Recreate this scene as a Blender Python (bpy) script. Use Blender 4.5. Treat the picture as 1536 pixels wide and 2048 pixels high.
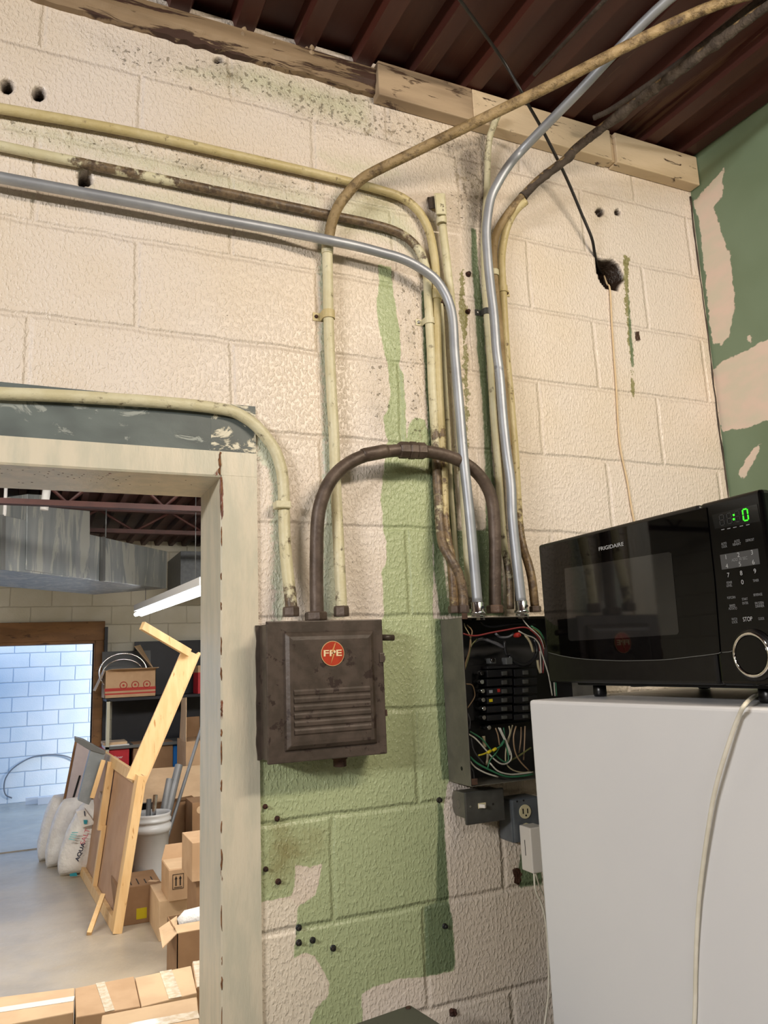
import bpy, bmesh, math, random
import numpy as np
from mathutils import Vector, Matrix, noise as mnoise
random.seed(7); PI = math.pi
for o in list(bpy.data.objects): bpy.data.objects.remove(o)
SC = bpy.context.scene
COL = SC.collection

# ------------------------------------------------------------------ camera (solved from the block courses, 1536x2048 frame)
F_PX = 1548.077
YAW, PITCH, ROLL = 0.4277, 0.1880, -0.0416
CAM = Vector((0.0315, -1.5941, 1.7358))
fw = Vector((math.sin(YAW)*math.cos(PITCH), math.cos(YAW)*math.cos(PITCH), math.sin(PITCH)))
r0 = Vector((math.cos(YAW), -math.sin(YAW), 0)); u0 = r0.cross(fw)
RT = math.cos(ROLL)*r0 + math.sin(ROLL)*u0
UP = -math.sin(ROLL)*r0 + math.cos(ROLL)*u0
cd = bpy.data.cameras.new('camera'); co = bpy.data.objects.new('camera', cd); COL.objects.link(co)
cd.sensor_fit = 'VERTICAL'; cd.sensor_height = 36; cd.lens = F_PX/2048*36; cd.clip_start = .02; cd.clip_end = 100
co.matrix_world = Matrix(((RT.x, UP.x, -fw.x, CAM.x), (RT.y, UP.y, -fw.y, CAM.y), (RT.z, UP.z, -fw.z, CAM.z), (0, 0, 0, 1)))
SC.camera = co

def at(px, py, X=None, Y=None, Z=None):
    d = fw + (px-768)/F_PX*RT - (py-1024)/F_PX*UP
    if X is not None: t = (X-CAM.x)/d.x
    elif Y is not None: t = (Y-CAM.y)/d.y
    else: t = (Z-CAM.z)/d.z
    return CAM + t*d

# ------------------------------------------------------------------ world, lights, exposure
SC.view_settings.view_transform = 'Standard'; SC.view_settings.look = 'None'
SC.view_settings.gamma = 1.0; SC.view_settings.use_curve_mapping = False
SC.view_settings.exposure = 0.3
w = bpy.data.worlds.new('sky'); SC.world = w; w.use_nodes = True
bg = w.node_tree.nodes['Background']; bg.inputs[0].default_value = (.26, .50, 1.0, 1); bg.inputs[1].default_value = 1.6
def area(name, loc, target, sx, sy, power, col):
    l = bpy.data.lights.new(name, 'AREA'); l.shape = 'RECTANGLE'; l.size = sx; l.size_y = sy; l.energy = power; l.color = col
    o = bpy.data.objects.new(name, l); COL.objects.link(o); o.location = loc
    o.rotation_euler = (Vector(target)-Vector(loc)).to_track_quat('-Z', 'Y').to_euler(); return o
area('ceiling_lamp_light', (-2.3, -2.0, 2.65), (.6, 0, 1.6), .9, .12, 58, (1, .968, .938))
area('ceiling_lamp_light', (1.25, -1.75, 3.0), (.8, 0, 1.5), .9, .16, 25, (1, .86, .70))
area('ceiling_lamp_light', (-.2, -3.6, 3.05), (-.2, -3.0, 0), 1.2, .3, 20, (1, .96, .92))
area('storeroom_fill_light', (1.9, 2.4, 3.0), (1.2, 3.4, 0), 2.4, .25, 92, (1, .94, .86))  # two unseen fill lights added to brighten the storeroom from the doorway side
area('storeroom_fill_light', (-1.5, 2.6, 3.0), (-.6, 4.2, 0), 2.4, .25, 84, (1, .93, .84))
sun = bpy.data.lights.new('sun', 'SUN'); sun.energy = 5; sun.angle = .22; sun.color = (1, .97, .92)
so = bpy.data.objects.new('sun', sun); COL.objects.link(so)
so.rotation_euler = Vector((-1.15, .9, -.38)).to_track_quat('-Z', 'Y').to_euler(); so.location = (6, 4, 8)

# ------------------------------------------------------------------ materials
def L(c):
    if isinstance(c, str):
        c = tuple(int(c[i:i+2], 16)/255 for i in (0, 2, 4))
    return tuple(((x+.055)/1.055)**2.4 if x > .04045 else x/12.92 for x in c) + (1,)
class NT:
    def __init__(s, m): s.m = m; s.t = m.node_tree; s.n = s.t.nodes; s.l = s.t.links; s.b = s.n['Principled BSDF']
    def new(s, t, **k):
        x = s.n.new(t)
        for a, b in k.items(): setattr(x, a, b)
        return x
    def inp(s, sock, v):
        if hasattr(v, 'links') or isinstance(v, bpy.types.NodeSocket): s.l.new(v, sock)
        else: sock.default_value = v
    def math(s, op, a, b=0.0, c=None, clamp=False):
        x = s.new('ShaderNodeMath', operation=op); x.use_clamp = clamp
        s.inp(x.inputs[0], a); s.inp(x.inputs[1], b)
        if c is not None: s.inp(x.inputs[2], c)
        return x.outputs[0]
    def mix(s, f, a, b, blend='MIX'):
        x = s.new('ShaderNodeMix', data_type='RGBA', blend_type=blend)
        s.inp(x.inputs[0], f); s.inp(x.inputs[6], a); s.inp(x.inputs[7], b); return x.outputs[2]
    def noise(s, vec, scale, detail=3, rough=.55, dist=0.0):
        x = s.new('ShaderNodeTexNoise'); x.inputs['Scale'].default_value = scale; x.inputs['Detail'].default_value = detail
        x.inputs['Roughness'].default_value = rough; x.inputs['Distortion'].default_value = dist
        if vec is not None: s.l.new(vec, x.inputs['Vector'])
        return x.outputs['Fac']
    def ss(s, v, lo, hi):
        x = s.new('ShaderNodeMapRange', interpolation_type='SMOOTHSTEP'); s.inp(x.inputs[0], v)
        x.inputs[1].default_value = lo; x.inputs[2].default_value = hi; return x.outputs[0]
    def pos(s, scale=(1, 1, 1)):
        g = s.new('ShaderNodeNewGeometry'); m = s.new('ShaderNodeMapping'); s.l.new(g.outputs['Position'], m.inputs['Vector'])
        m.inputs['Scale'].default_value = scale; return m.outputs[0]
    def attr(s, name):
        return s.new('ShaderNodeAttribute', attribute_name=name).outputs['Fac']
    def bump(s, h, dist, strength=1.0):
        x = s.new('ShaderNodeBump'); x.inputs['Distance'].default_value = dist; x.inputs['Strength'].default_value = strength
        s.l.new(h, x.inputs['Height']); s.l.new(x.outputs[0], s.b.inputs['Normal'])
MC = {}
def mk(name):
    m = bpy.data.materials.new(name); m.use_nodes = True; return NT(m)
def pm(name, c1, c2=None, scale=12, rough=.6, metal=0, bump=0, bscale=80, c3=None, thr=.62, tscale=30, stretch=(1, 1, 1), spec=.5, coat=0):
    """plain procedural material: two tones by noise, optional chips c3"""
    if name in MC: return MC[name]
    s = mk(name); p = s.pos(stretch)
    col = L(c1)
    if c2: col = s.mix(s.ss(s.noise(p, scale, 4), .35, .65), L(c1), L(c2))
    if c3: col = s.mix(s.ss(s.noise(p, tscale, 5, .65), thr, thr+.03), col, L(c3))
    s.inp(s.b.inputs['Base Color'], col); s.b.inputs['Roughness'].default_value = rough; s.b.inputs['Metallic'].default_value = metal
    s.b.inputs['Specular IOR Level'].default_value = spec; s.b.inputs['Coat Weight'].default_value = coat
    if bump: s.bump(s.noise(p, bscale, 3), bump)
    MC[name] = s.m; return s.m
def emit(name, c, st):
    s = mk(name); s.b.inputs['Base Color'].default_value = L(c); s.b.inputs['Emission Color'].default_value = L(c)
    s.b.inputs['Emission Strength'].default_value = st; return s.m

def block_height(s, p, zoff=0.0, w=.0095):
    """mortar lines of running bond 0.4064 x 0.2032 in x / z world metres -> 0 on block .. 1 in joint"""
    sx = s.new('ShaderNodeSeparateXYZ'); s.l.new(p, sx.inputs[0])
    wob = s.math('MULTIPLY', s.math('SUBTRACT', s.noise(p, 9, 2), .5), .012)
    z = s.math('ADD', s.math('ADD', sx.outputs[2], zoff), wob)
    x = s.math('ADD', sx.outputs[0], wob)
    zc = s.math('DIVIDE', z, .2032)
    row = s.math('FLOOR', zc)
    dz = s.math('MULTIPLY', s.math('ABSOLUTE', s.math('SUBTRACT', s.math('FRACT', s.math('ADD', zc, .5)), .5)), .2032)
    sh = s.math('MULTIPLY', s.math('SUBTRACT', 1.0, s.math('ABSOLUTE', s.math('MODULO', row, 2.0))), .5)
    xc = s.math('ADD', s.math('DIVIDE', x, .4064), sh)
    dx = s.math('MULTIPLY', s.math('ABSOLUTE', s.math('SUBTRACT', s.math('FRACT', s.math('ADD', xc, .5)), .5)), .4064)
    d = s.math('MINIMUM', dx, dz)
    return s.math('SUBTRACT', 1.0, s.ss(d, w*.1, w))

def wall_material():
    s = mk('painted_block'); p = s.pos()
    A = s.attr
    n1 = s.noise(p, 38, 4, .6); n2 = s.noise(p, 9, 4, .6); n3 = s.noise(p, 120, 3, .6); nb = s.noise(p, 2.2, 3)
    jit = s.math('MULTIPLY', s.math('SUBTRACT', n1, .5), .035)
    jit2 = s.math('MULTIPLY', s.math('SUBTRACT', n3, .5), .02)
    jj = s.math('ADD', jit, jit2)
    def hard(name, w=.0015): return s.ss(s.math('ADD', A(name), jj), -w, w)
    def clean(name, w=.0015): return s.ss(s.math('ADD', A(name), s.math('MULTIPLY', jj, .3)), -w, w)
    def soft(name, lo=-.03, hi=.05): return s.ss(s.math('ADD', A(name), s.math('MULTIPLY', jj, 1.5)), lo, hi)
    col = s.mix(s.ss(nb, .35, .65), L('E0D5CA'), L('DDCFBD'))
    col = s.mix(s.math('MULTIPLY', soft('gY'), .8), col, L('C6C6A8'))
    col = s.mix(s.math('MULTIPLY', soft('gP', -.006, .008), .85), col, L('C3CBB6'))
    col = s.mix(soft('gK', -.02, .03), col, L('978C80'))
    col = s.mix(s.math('MULTIPLY', s.math('MULTIPLY', soft('gR', -.02, .05), s.ss(n2, .45, .7)), .55), col, L('A09684'))
    col = s.mix(hard('gO'), col, L('8F8B60'))
    col = s.mix(clean('gA'), col, L('ABB68C'))
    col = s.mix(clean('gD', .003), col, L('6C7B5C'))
    col = s.mix(clean('gC'), col, L('E2D7C4'))
    col = s.mix(s.math('MULTIPLY', s.math('MULTIPLY', soft('gS'), s.ss(n2, .3, .7)), .8), col, L('7E6F3E'))
    # pits and chips down to the old green, denser where the wall is rough
    rg = s.math('MULTIPLY', soft('gR', -.05, .05), .165)
    pits = s.ss(s.math('ADD', s.noise(p, 75, 3, .6), rg), .74, .78)
    col = s.mix(s.math('MULTIPLY', pits, .6), col, L('6B6048'))
    col = s.mix(s.math('MULTIPLY', s.ss(s.math('ADD', s.noise(p, 26, 5, .7), rg), .70, .8), .5), col, L('9A8A6E'))
    col = s.mix(hard('gB'), col, L('3E2418'))
    col = s.mix(s.ss(A('hole'), -.004, .004), col, L('2E231C'))
    s.inp(s.b.inputs['Base Color'], col); s.b.inputs['Roughness'].default_value = .36
    j = block_height(s, p)
    st = s.noise(s.pos((1, 1, .6)), 165, 2, .5, .15)
    st = s.ss(st, .42, .72)
    h = s.math('ADD', s.math('MULTIPLY', st, .30), s.math('MULTIPLY', j, -.85))
    h = s.math('ADD', h, s.math('MULTIPLY', s.noise(p, 24, 3), .55))
    h = s.math('ADD', h, s.math('MULTIPLY', pits, -.6))
    h = s.math('ADD', h, s.math('MULTIPLY', s.math('MULTIPLY', soft('gR', -.05, .05), s.noise(p, 45, 4, .7)), 2.2))
    s.bump(h, .0042)
    return s.m
def plain_block(name, c1, c2, rough=.6, zoff=0.0, bump=.004, joint=None, w=.008, axis=None):
    s = mk(name)
    p = s.pos()
    if axis == 'Y':
        g = s.new('ShaderNodeSeparateXYZ'); s.l.new(p, g.inputs[0]); c = s.new('ShaderNodeCombineXYZ')
        s.l.new(g.outputs[1], c.inputs[0]); s.l.new(g.outputs[0], c.inputs[1]); s.l.new(g.outputs[2], c.inputs[2]); p = c.outputs[0]
    col = s.mix(s.ss(s.noise(p, 3, 4), .35, .65), L(c1), L(c2))
    j = block_height(s, p, zoff, w)
    if joint: col = s.mix(s.math('MULTIPLY', j, .8), col, L(joint))
    s.inp(s.b.inputs['Base Color'], col); s.b.inputs['Roughness'].default_value = rough
    s.bump(s.math('ADD', s.math('MULTIPLY', s.noise(p, 60, 3), .5), s.math('MULTIPLY', j, -1.0)), bump)
    return s.m
def chip_paint(name, c1, c2, chip, under, rough=.5, stretch=(1, 1, 1), thr=.6, bump=.0015, tscale=40, wid=.06):
    """paint with attribute 'dirt' (0..1) turning it to bare / dirty metal"""
    s = mk(name); p = s.pos(stretch)
    col = s.mix(s.ss(s.noise(p, 18, 4, .6), .35, .65), L(c1), L(c2))
    d = s.attr('dirt')
    n = s.noise(p, tscale, 5, .65)
    f = s.ss(s.math('ADD', n, s.math('MULTIPLY', d, .55)), thr, thr+wid)
    und = s.mix(s.ss(s.noise(p, 55, 4, .7), .4, .6), L(under), L(chip))
    col = s.mix(f, col, und)
    s.inp(s.b.inputs['Base Color'], col); s.b.inputs['Roughness'].default_value = rough
    s.bump(s.math('ADD', s.math('MULTIPLY', f, -.8), s.noise(p, 90, 4, .6)), bump)
    return s.m

M = {}
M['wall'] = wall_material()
M['yellow'] = chip_paint('yellowed_cream_paint', 'CABC90', 'BDAD7C', '7A6546', '54422F', .45, thr=.645, wid=.16)
M['cream'] = chip_paint('cream_paint', 'D3CDAE', 'C8C09C', '75634C', '524436', .45, thr=.61, wid=.16)
M['dirty'] = chip_paint('dirty_conduit_paint', '9E8862', '85704C', '5E4A30', '463626', .6, thr=.66, bump=.003, wid=.3)
M['grime'] = pm('grimy_dust', '4E443B', '3A312A', 30, .85, 0, .006, 60)
M['rustpipe'] = pm('brown_rusty_conduit', '62544A', '4A3D34', 25, .5, .25, .001, 90, c3='7E6A58', thr=.68, tscale=35)
M['brownpipe'] = chip_paint('brown_conduit', '6A5444', '59463A', 'B59C78', '9C8058', .5, thr=.83)
M['boxbrown'] = pm('brown_enamel', '50453D', '40372F', 30, .42, .1, .0006, 60, c3='332722', thr=.60, tscale=38)
M['rust'] = pm('rust', '3E2C22', '4E3628', 60, .8, .1, .002)
M['emt'] = pm('galvanised_tube', 'A6AAB0', '989CA3', 14, .46, .5, 0, c3='84888F', thr=.66, tscale=20)
M['bright'] = pm('bright_zinc', 'D8DADC', 'B9BCC0', 40, .16, 1.0)
M['panelgrey'] = pm('panel_grey_paint', '6A665C', '5D5A52', 20, .45, .1, .0006, c3='8A7A62', thr=.7, tscale=60)
M['darkgrey'] = pm('dark_grey_paint', '4A4A46', '403F3C', 30, .45, .1)
M['boxgrey'] = pm('blue_grey_paint', '5B6064', '50555A', 30, .45, .1)
M['blackplastic'] = pm('black_breaker_plastic', '17171A', '101013', 30, .4)
M['busdark'] = pm('panel_interior_dark', '1C1B1C', '141314', 20, .6)
M['screw'] = pm('black_screw', '20262C', '2A2420', 60, .5, .4)
M['rustscrew'] = pm('rusty_screw', '4A281C', '2E1A14', 60, .7, .2)
M['rustlight'] = pm('orange_rust', '8A5C34', '5A3822', 90, .8, .1, .002)
def wood_mat(name, c1, c2, c3, thr, stretch, rough=.65, bump=.002, tscale=14):
    s = mk(name); p = s.pos(stretch)
    n = s.noise(p, tscale, 6, .65, .8); col = s.mix(s.ss(s.noise(p, 6, 3), .35, .65), L(c1), L(c2))
    f = s.ss(n, thr, thr+.06); col = s.mix(f, col, L(c3))
    s.inp(s.b.inputs['Base Color'], col); s.b.inputs['Roughness'].default_value = rough
    s.bump(s.math('ADD', n, s.math('MULTIPLY', f, -.6)), bump); return s.m
M['plate_old'] = wood_mat('weathered_wood_plate', '9A8468', '7F6A50', '3C2418', .50, (.35, 1, 3))
M['plate_mid'] = wood_mat('half_painted_wood_plate', 'B29C80', '8E7A62', '4E3828', .56, (.4, 1, 2.5))
M['plate_pale'] = wood_mat('flaking_cream_wood_plate', 'D8C4A6', 'CDB898', '4A3428', .61, (.45, 1, 2.2), tscale=22)
M['lintel'] = wood_mat('slate_painted_lintel', '687270', '525A59', '959B96', .56, (.8, 1, 1.4), .5, .001, tscale=16)
M['lintel_peel'] = wood_mat('peeling_slate_lintel', '5A6260', '4A504E', 'D9D3BE', .52, (.8, 1, 1.3), .5, .001, tscale=18)
M['frame'] = chip_paint('door_frame_paint', 'D4CBB6', 'C3BFAC', '7A3E20', '5A2C18', .35, (1.5, 1.5, .35), thr=.77, bump=.001, tscale=28)
M['deck'] = wood_mat('red_primer_deck', '3C1812', '4A2117', '5E4230', .60, (1.5, .18, 1.5), .5, .0008, tscale=9)
M['deck2'] = pm('storeroom_red_steel', '42201A', '351814', 8, .6)
M['greenwall'] = None
M['black'] = pm('matt_black', '0C0C0D', '111113', 20, .5, spec=.3)
M['cable'] = pm('black_cable_sheath', '151312', '1E1A18', 40, .45)
M['gloss'] = pm('gloss_black_glass', '030304', None, 1, .03, spec=.28)
M['glossplastic'] = pm('gloss_black_plastic', '050506', None, 1, .12, spec=.3)
M['satin'] = pm('satin_black_plastic', '0B0A0B', '100F10', 60, .32, spec=.4)
M['mwindow'] = pm('oven_window_mesh', '1E1E1E', None, 1, .05, spec=.6)
M['silverprint'] = pm('silver_print', 'B8BABD', None, 1, .4)
M['dimprint'] = pm('dim_print', '8A8C8F', None, 1, .5)
M['ghostprint'] = pm('unlit_segment', '26282A', None, 1, .5)
M['keypad'] = pm('keypad_grey', '4A4B4D', None, 1, .4)
M['chrome'] = pm('chrome', 'E8E6E2', None, 1, .12, 1.0)
M['ledgreen'] = emit('green_display', '30FF20', 2.2)
M['white'] = pm('fridge_white_enamel', 'DEDEDF', 'DADADC', 2, .35, 0)
M['whiteplastic'] = pm('white_plastic', 'D9D3CA', None, 1, .4)
M['cordwhite'] = pm('white_cord', 'E4DFD0', 'D8D2C0', 30, .5)
M['ivory'] = pm('ivory_plastic', 'C9BF9A', None, 1, .35)
M['casegrey'] = pm('case_grey', '5E5F56', '55564E', 8, .5, .1)
M['board'] = pm('cardboard', 'BC9C7A', 'B0906E', 6, .8)
M['board_dark'] = pm('dark_cardboard', '957454', '8B6B4C', 6, .8)
M['board_in'] = pm('pale_cardboard', 'CDB08C', 'C2A482', 6, .8)
M['tape'] = pm('clear_tape', 'C9B79C', 'DDD2C0', 40, .12)
M['tape_white'] = pm('white_tape', 'E2DCD6', None, 1, .3)
M['pine'] = wood_mat('pine', 'E3C08C', 'D9B27C', 'B5834A', .62, (3, 3, .5), .55, .0006)
M['pine_dark'] = wood_mat('brown_stained_timber', '8A6238', '79542F', '55371C', .6, (.5, 2, 2), .6, .0006)
M['hard'] = pm('tan_hardboard', 'B8967A', 'AE8C70', 5, .7)
M['cabgrey'] = pm('grey_cabinet_steel', '7D8488', '8B9196', 8, .4, .2)
M['pail'] = pm('white_pail_plastic', 'C9CACB', 'BFC2C4', 5, .35)
M['bag'] = pm('white_woven_bag', 'ECEAE6', 'DEDBD8', 9, .45, 0, .012, 22)
M['teal'] = pm('teal_print', '2A8FA0', None, 1, .5)
M['aqua'] = pm('pale_aqua_print', '9FD6DA', None, 1, .5)
M['navy'] = pm('navy_print', '1A2340', None, 1, .5)
M['redprint'] = pm('red_print', 'A8281E', None, 1, .6)
M['pinkprint'] = pm('pink_print', 'C9566A', None, 1, .6)
M['redbox'] = pm('red_carton', 'B8202C', 'AC1C28', 8, .5)
M['yellowprint'] = pm('yellow_sticker', 'C2B010', None, 1, .5)
M['blackprint'] = pm('black_print', '2A221C', None, 1, .7)
M['shelfdark'] = pm('dark_shelf_steel', '12151E', '0E1018', 8, .45, .2)
M['shelfgrey'] = pm('grey_shelf_steel', '6A6C6C', None, 1, .4, .4)
M['duct'] = wood_mat('streaked_galvanised_duct', '8C9192', '7C8284', 'A2A49E', .50, (2.2, 2.2, .25), .42, .0004, tscale=5)
M['duct'].node_tree.nodes['Principled BSDF'].inputs['Metallic'].default_value = .35
M['concrete'] = None
M['tubelight'] = emit('fluorescent_tube', 'F4F6FF', 9)
M['fixture'] = pm('white_fixture_enamel', 'D8D8D8', None, 1, .4)
M['pvcgrey'] = pm('grey_pvc', '6A6D70', '75787B', 8, .4)
M['blue'] = pm('blue_plastic', '1C6FC0', None, 1, .4)
def wcol(n, c, r=.4, me=0): return pm('wire_'+n, c, None, 1, r, me)
WC = dict(red=wcol('red', '7A2828'), green=wcol('green', '2F6A4A'), white=wcol('white', 'B9B5A8'), tan=wcol('tan', '8E7458'), grey=wcol('grey', '56565A'), black=wcol('black', '1E1E20'), yellow=wcol('yellow', 'A89A20'), olive=wcol('olive', '66683E'), cream=wcol('cream', 'A89C7C'))

def concrete():
    s = mk('storeroom_concrete'); p = s.pos()
    col = s.mix(s.ss(s.noise(p, 1.6, 6, .65), .35, .65), L('A3998A'), L('B8AC98'))
    col = s.mix(s.math('MULTIPLY', s.ss(s.noise(s.pos((.5, 2, 1)), 1.4, 5, .7), .55, .7), .6), col, L('B5A488'))
    col = s.mix(s.math('MULTIPLY', s.ss(s.noise(p, 7, 5, .7), .6, .7), .4), col, L('C0BDB6'))
    s.inp(s.b.inputs['Base Color'], col); s.inp(s.b.inputs['Roughness'], s.math('ADD', s.math('MULTIPLY', s.noise(p, 5, 4), .3), .2))
    s.bump(s.noise(p, 40, 4), .001); return s.m
M['concrete'] = concrete()
def green_wall():
    s = mk('green_paint_with_filler'); p = s.pos()
    jj = s.math('MULTIPLY', s.math('SUBTRACT', s.noise(s.pos((1, 1, 1.5)), 22, 5, .65), .5), .03)
    col = s.mix(s.ss(s.noise(p, 2.5, 3), .35, .65), L('748870'), L('6B7E64'))
    f = s.ss(s.math('ADD', s.attr('patch'), jj), -.0015, .002)
    pc = s.mix(s.ss(s.noise(s.pos((1, 1, 2)), 10, 3), .3, .7), L('DDC8BA'), L('D0C8B6'))
    col = s.mix(f, col, pc)
    s.inp(s.b.inputs['Base Color'], col); s.b.inputs['Roughness'].default_value = .5
    s.bump(s.math('ADD', s.math('MULTIPLY', f, .5), s.math('MULTIPLY', s.noise(p, 60, 3), .2)), .0012); return s.m
M['greenwall'] = green_wall()

# ------------------------------------------------------------------ mesh tools
ORG = {}
def frame_of(z, x=None):
    z = Vector(z).normalized()
    if x is None: x = Vector((1, 0, 0)) if abs(z.x) < .8 else Vector((0, 1, 0))
    x = Vector(x); x = (x - x.dot(z)*z).normalized(); return x, z.cross(x), z
def spline(P, seg=7):
    """Catmull-Rom through vectors; keeps extra floats"""
    P = [tuple(p) for p in P]
    if len(P) < 3: return P
    Q = [tuple(2*a-b for a, b in zip(P[0], P[1]))] + P + [tuple(2*a-b for a, b in zip(P[-1], P[-2]))]
    out = []
    for i in range(1, len(Q)-2):
        a, b, c, d = Q[i-1], Q[i], Q[i+1], Q[i+2]
        ln = math.dist(b[:3], c[:3]); n = max(2, min(seg, int(ln/.012)+2))
        for k in range(n):
            t = k/n
            out.append(tuple(.5*(2*b[j] + (c[j]-a[j])*t + (2*a[j]-5*b[j]+4*c[j]-d[j])*t*t + (3*b[j]-a[j]-3*c[j]+d[j])*t**3) for j in range(len(b))))
    out.append(P[-1]); return out
class MB:
    def __init__(s): s.v = []; s.f = []; s.sm = []; s.mi = []; s.at = []; s.m = 0
    def add(s, vs, fs, smooth=False, at=0.0):
        o = len(s.v); s.v += [Vector(v) for v in vs]
        s.at += at if isinstance(at, list) else [at]*len(vs)
        for f in fs: s.f.append([o+i for i in f]); s.sm.append(smooth); s.mi.append(s.m)
        return s
    def box(s, a, b):
        x0, y0, z0 = a; x1, y1, z1 = b
        return s.hexa([(x0, y0, z0), (x1, y0, z0), (x1, y1, z0), (x0, y1, z0), (x0, y0, z1), (x1, y0, z1), (x1, y1, z1), (x0, y1, z1)])
    def hexa(s, v, at=0.0):
        return s.add(v, [(0, 3, 2, 1), (4, 5, 6, 7), (0, 1, 5, 4), (1, 2, 6, 5), (2, 3, 7, 6), (3, 0, 4, 7)], at=at)
    def obox(s, c, ax, h):
        c = Vector(c); x, y, z = [Vector(a).normalized() for a in ax]
        v = [c + sx*h[0]*x + sy*h[1]*y + sz*h[2]*z for sz in (-1, 1) for sx, sy in ((-1, -1), (1, -1), (1, 1), (-1, 1))]
        return s.hexa(v)
    def bar(s, p0, p1, w, t, wdir):
        """board from p0 to p1, width w along wdir, thickness t across"""
        p0 = Vector(p0); p1 = Vector(p1); d = (p1-p0); wd = Vector(wdir); wd = (wd - wd.dot(d.normalized())*d.normalized()).normalized()
        return s.obox((p0+p1)/2, (d, wd, d.normalized().cross(wd)), (d.length/2, w/2, t/2))
    def slab(s, poly, off):
        """polygon extruded by vector off"""
        n = len(poly); off = Vector(off); v = [Vector(p) for p in poly] + [Vector(p)+off for p in poly]
        return s.add(v, [tuple(range(n))[::-1], tuple(range(n, 2*n))] + [(i, (i+1) % n, n+(i+1) % n, n+i) for i in range(n)])
    def tube(s, P, r, n=14, caps=True):
        """P: vectors or tuples with optional 4th dirt value; r float or list"""
        pts = [Vector(p[:3]) for p in P]; da = [p[3] if len(p) > 3 else 0.0 for p in P]
        N = len(pts); T = []
        for i in range(N):
            a = pts[max(0, i-1)]; b = pts[min(N-1, i+1)]; T.append((b-a).normalized())
        x, y, z = frame_of(T[0]); vs = []; at = []
        for i in range(N):
            x = (x - x.dot(T[i])*T[i]).normalized(); y = T[i].cross(x)
            rr = r[i] if isinstance(r, (list, tuple)) else r
            for k in range(n):
                a = 2*PI*k/n; vs.append(pts[i] + rr*(math.cos(a)*x + math.sin(a)*y)); at.append(float(da[i]))
        fs = [(i*n+k, i*n+(k+1) % n, (i+1)*n+(k+1) % n, (i+1)*n+k) for i in range(N-1) for k in range(n)]
        s.add(vs, fs, True, at)
        if caps:
            o = len(s.v)-N*n
            s.f.append([o+k for k in range(n)][::-1]); s.sm.append(False); s.mi.append(s.m)
            s.f.append([o+(N-1)*n+k for k in range(n)]); s.sm.append(False); s.mi.append(s.m)
        return s
    def lathe(s, base, axis, prof, n=24, smooth=True, xd=None):
        """prof: [(radius, height)] along axis"""
        x, y, z = frame_of(axis, xd); b = Vector(base); vs = []
        for r, h in prof:
            for k in range(n):
                a = 2*PI*(k+.5)/n; vs.append(b + h*z + r*(math.cos(a)*x + math.sin(a)*y))
        N = len(prof)
        fs = [(i*n+k, i*n+(k+1) % n, (i+1)*n+(k+1) % n, (i+1)*n+k) for i in range(N-1) for k in range(n)]
        s.add(vs, fs, smooth)
        o = len(s.v)-N*n
        for st, rev in ((0, True), ((N-1)*n, False)):
            q = [o+st+k for k in range(n)]; s.f.append(q[::-1] if rev else q); s.sm.append(False); s.mi.append(s.m)
        return s
    def build(s, name, mat, parent=None, label=None, cat=None, group=None, kind=None, bevel=0, seg=2):
        me = bpy.data.meshes.new(name)
        if parent is not None: org = ORG[parent.name]
        else:
            lo = [min(v[i] for v in s.v) for i in range(3)]; hi = [max(v[i] for v in s.v) for i in range(3)]
            org = Vector(((lo[0]+hi[0])/2, (lo[1]+hi[1])/2, lo[2]))
        me.from_pydata([tuple(v-org) for v in s.v], [], s.f); me.update()
        for m in (mat if isinstance(mat, list) else [mat]): me.materials.append(m)
        me.polygons.foreach_set('use_smooth', s.sm); me.polygons.foreach_set('material_index', s.mi)
        if any(s.at):
            a = me.attributes.new('dirt', 'FLOAT', 'POINT'); a.data.foreach_set('value', s.at)
        bm = bmesh.new(); bm.from_mesh(me); bmesh.ops.recalc_face_normals(bm, faces=bm.faces); bm.to_mesh(me); bm.free()
        o = bpy.data.objects.new(name, me); COL.objects.link(o)
        if parent is not None: o.parent = parent; ORG[o.name] = org
        else: o.location = org; ORG[o.name] = org
        tag(o, label, cat, group, kind)
        if bevel:
            b = o.modifiers.new('bevel', 'BEVEL'); b.width = bevel; b.segments = seg; b.limit_method = 'ANGLE'; b.angle_limit = .6
        return o
def tag(o, label=None, cat=None, group=None, kind=None):
    for k, v in (('label', label), ('category', cat), ('group', group), ('kind', kind)):
        if v: o[k] = v
def thing(name, label, cat, loc, group=None, kind=None):
    o = bpy.data.objects.new(name, None); COL.objects.link(o); o.location = loc; o.empty_display_size = .05
    ORG[o.name] = Vector(loc); tag(o, label, cat, group, kind); return o
def text(s, pos, xd, yd, h, mat, parent, name='lettering', width=None, depth=.0003, bold=0.0, align='CENTER'):
    cu = bpy.data.curves.new('t', 'FONT'); cu.body = s; cu.size = 1; cu.align_x = align; cu.align_y = 'CENTER'; cu.extrude = 0; cu.offset = bold
    o = bpy.data.objects.new('t', cu); COL.objects.link(o); bpy.context.view_layer.update()
    me = bpy.data.meshes.new_from_object(o.evaluated_get(bpy.context.evaluated_depsgraph_get())); bpy.data.objects.remove(o)
    co_ = [v.co.copy() for v in me.vertices]
    xs = [c.x for c in co_]; ys = [c.y for c in co_]; H = max(ys)-min(ys); W = max(xs)-min(xs); cy = (max(ys)+min(ys))/2; cx = (max(xs)+min(xs))/2
    sy = h/H; sx = (width/W) if width else sy
    xd = Vector(xd).normalized(); yd = Vector(yd).normalized(); nz = xd.cross(yd); org = ORG[parent.name]
    for v, c in zip(me.vertices, co_):
        v.co = Vector(pos) + (c.x-cx)*sx*xd + (c.y-cy)*sy*yd + depth*nz - org
    me.materials.clear(); me.materials.append(mat); me.update()
    q = bpy.data.objects.new(name, me); COL.objects.link(q); q.parent = parent; ORG[q.name] = org; return q
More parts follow.
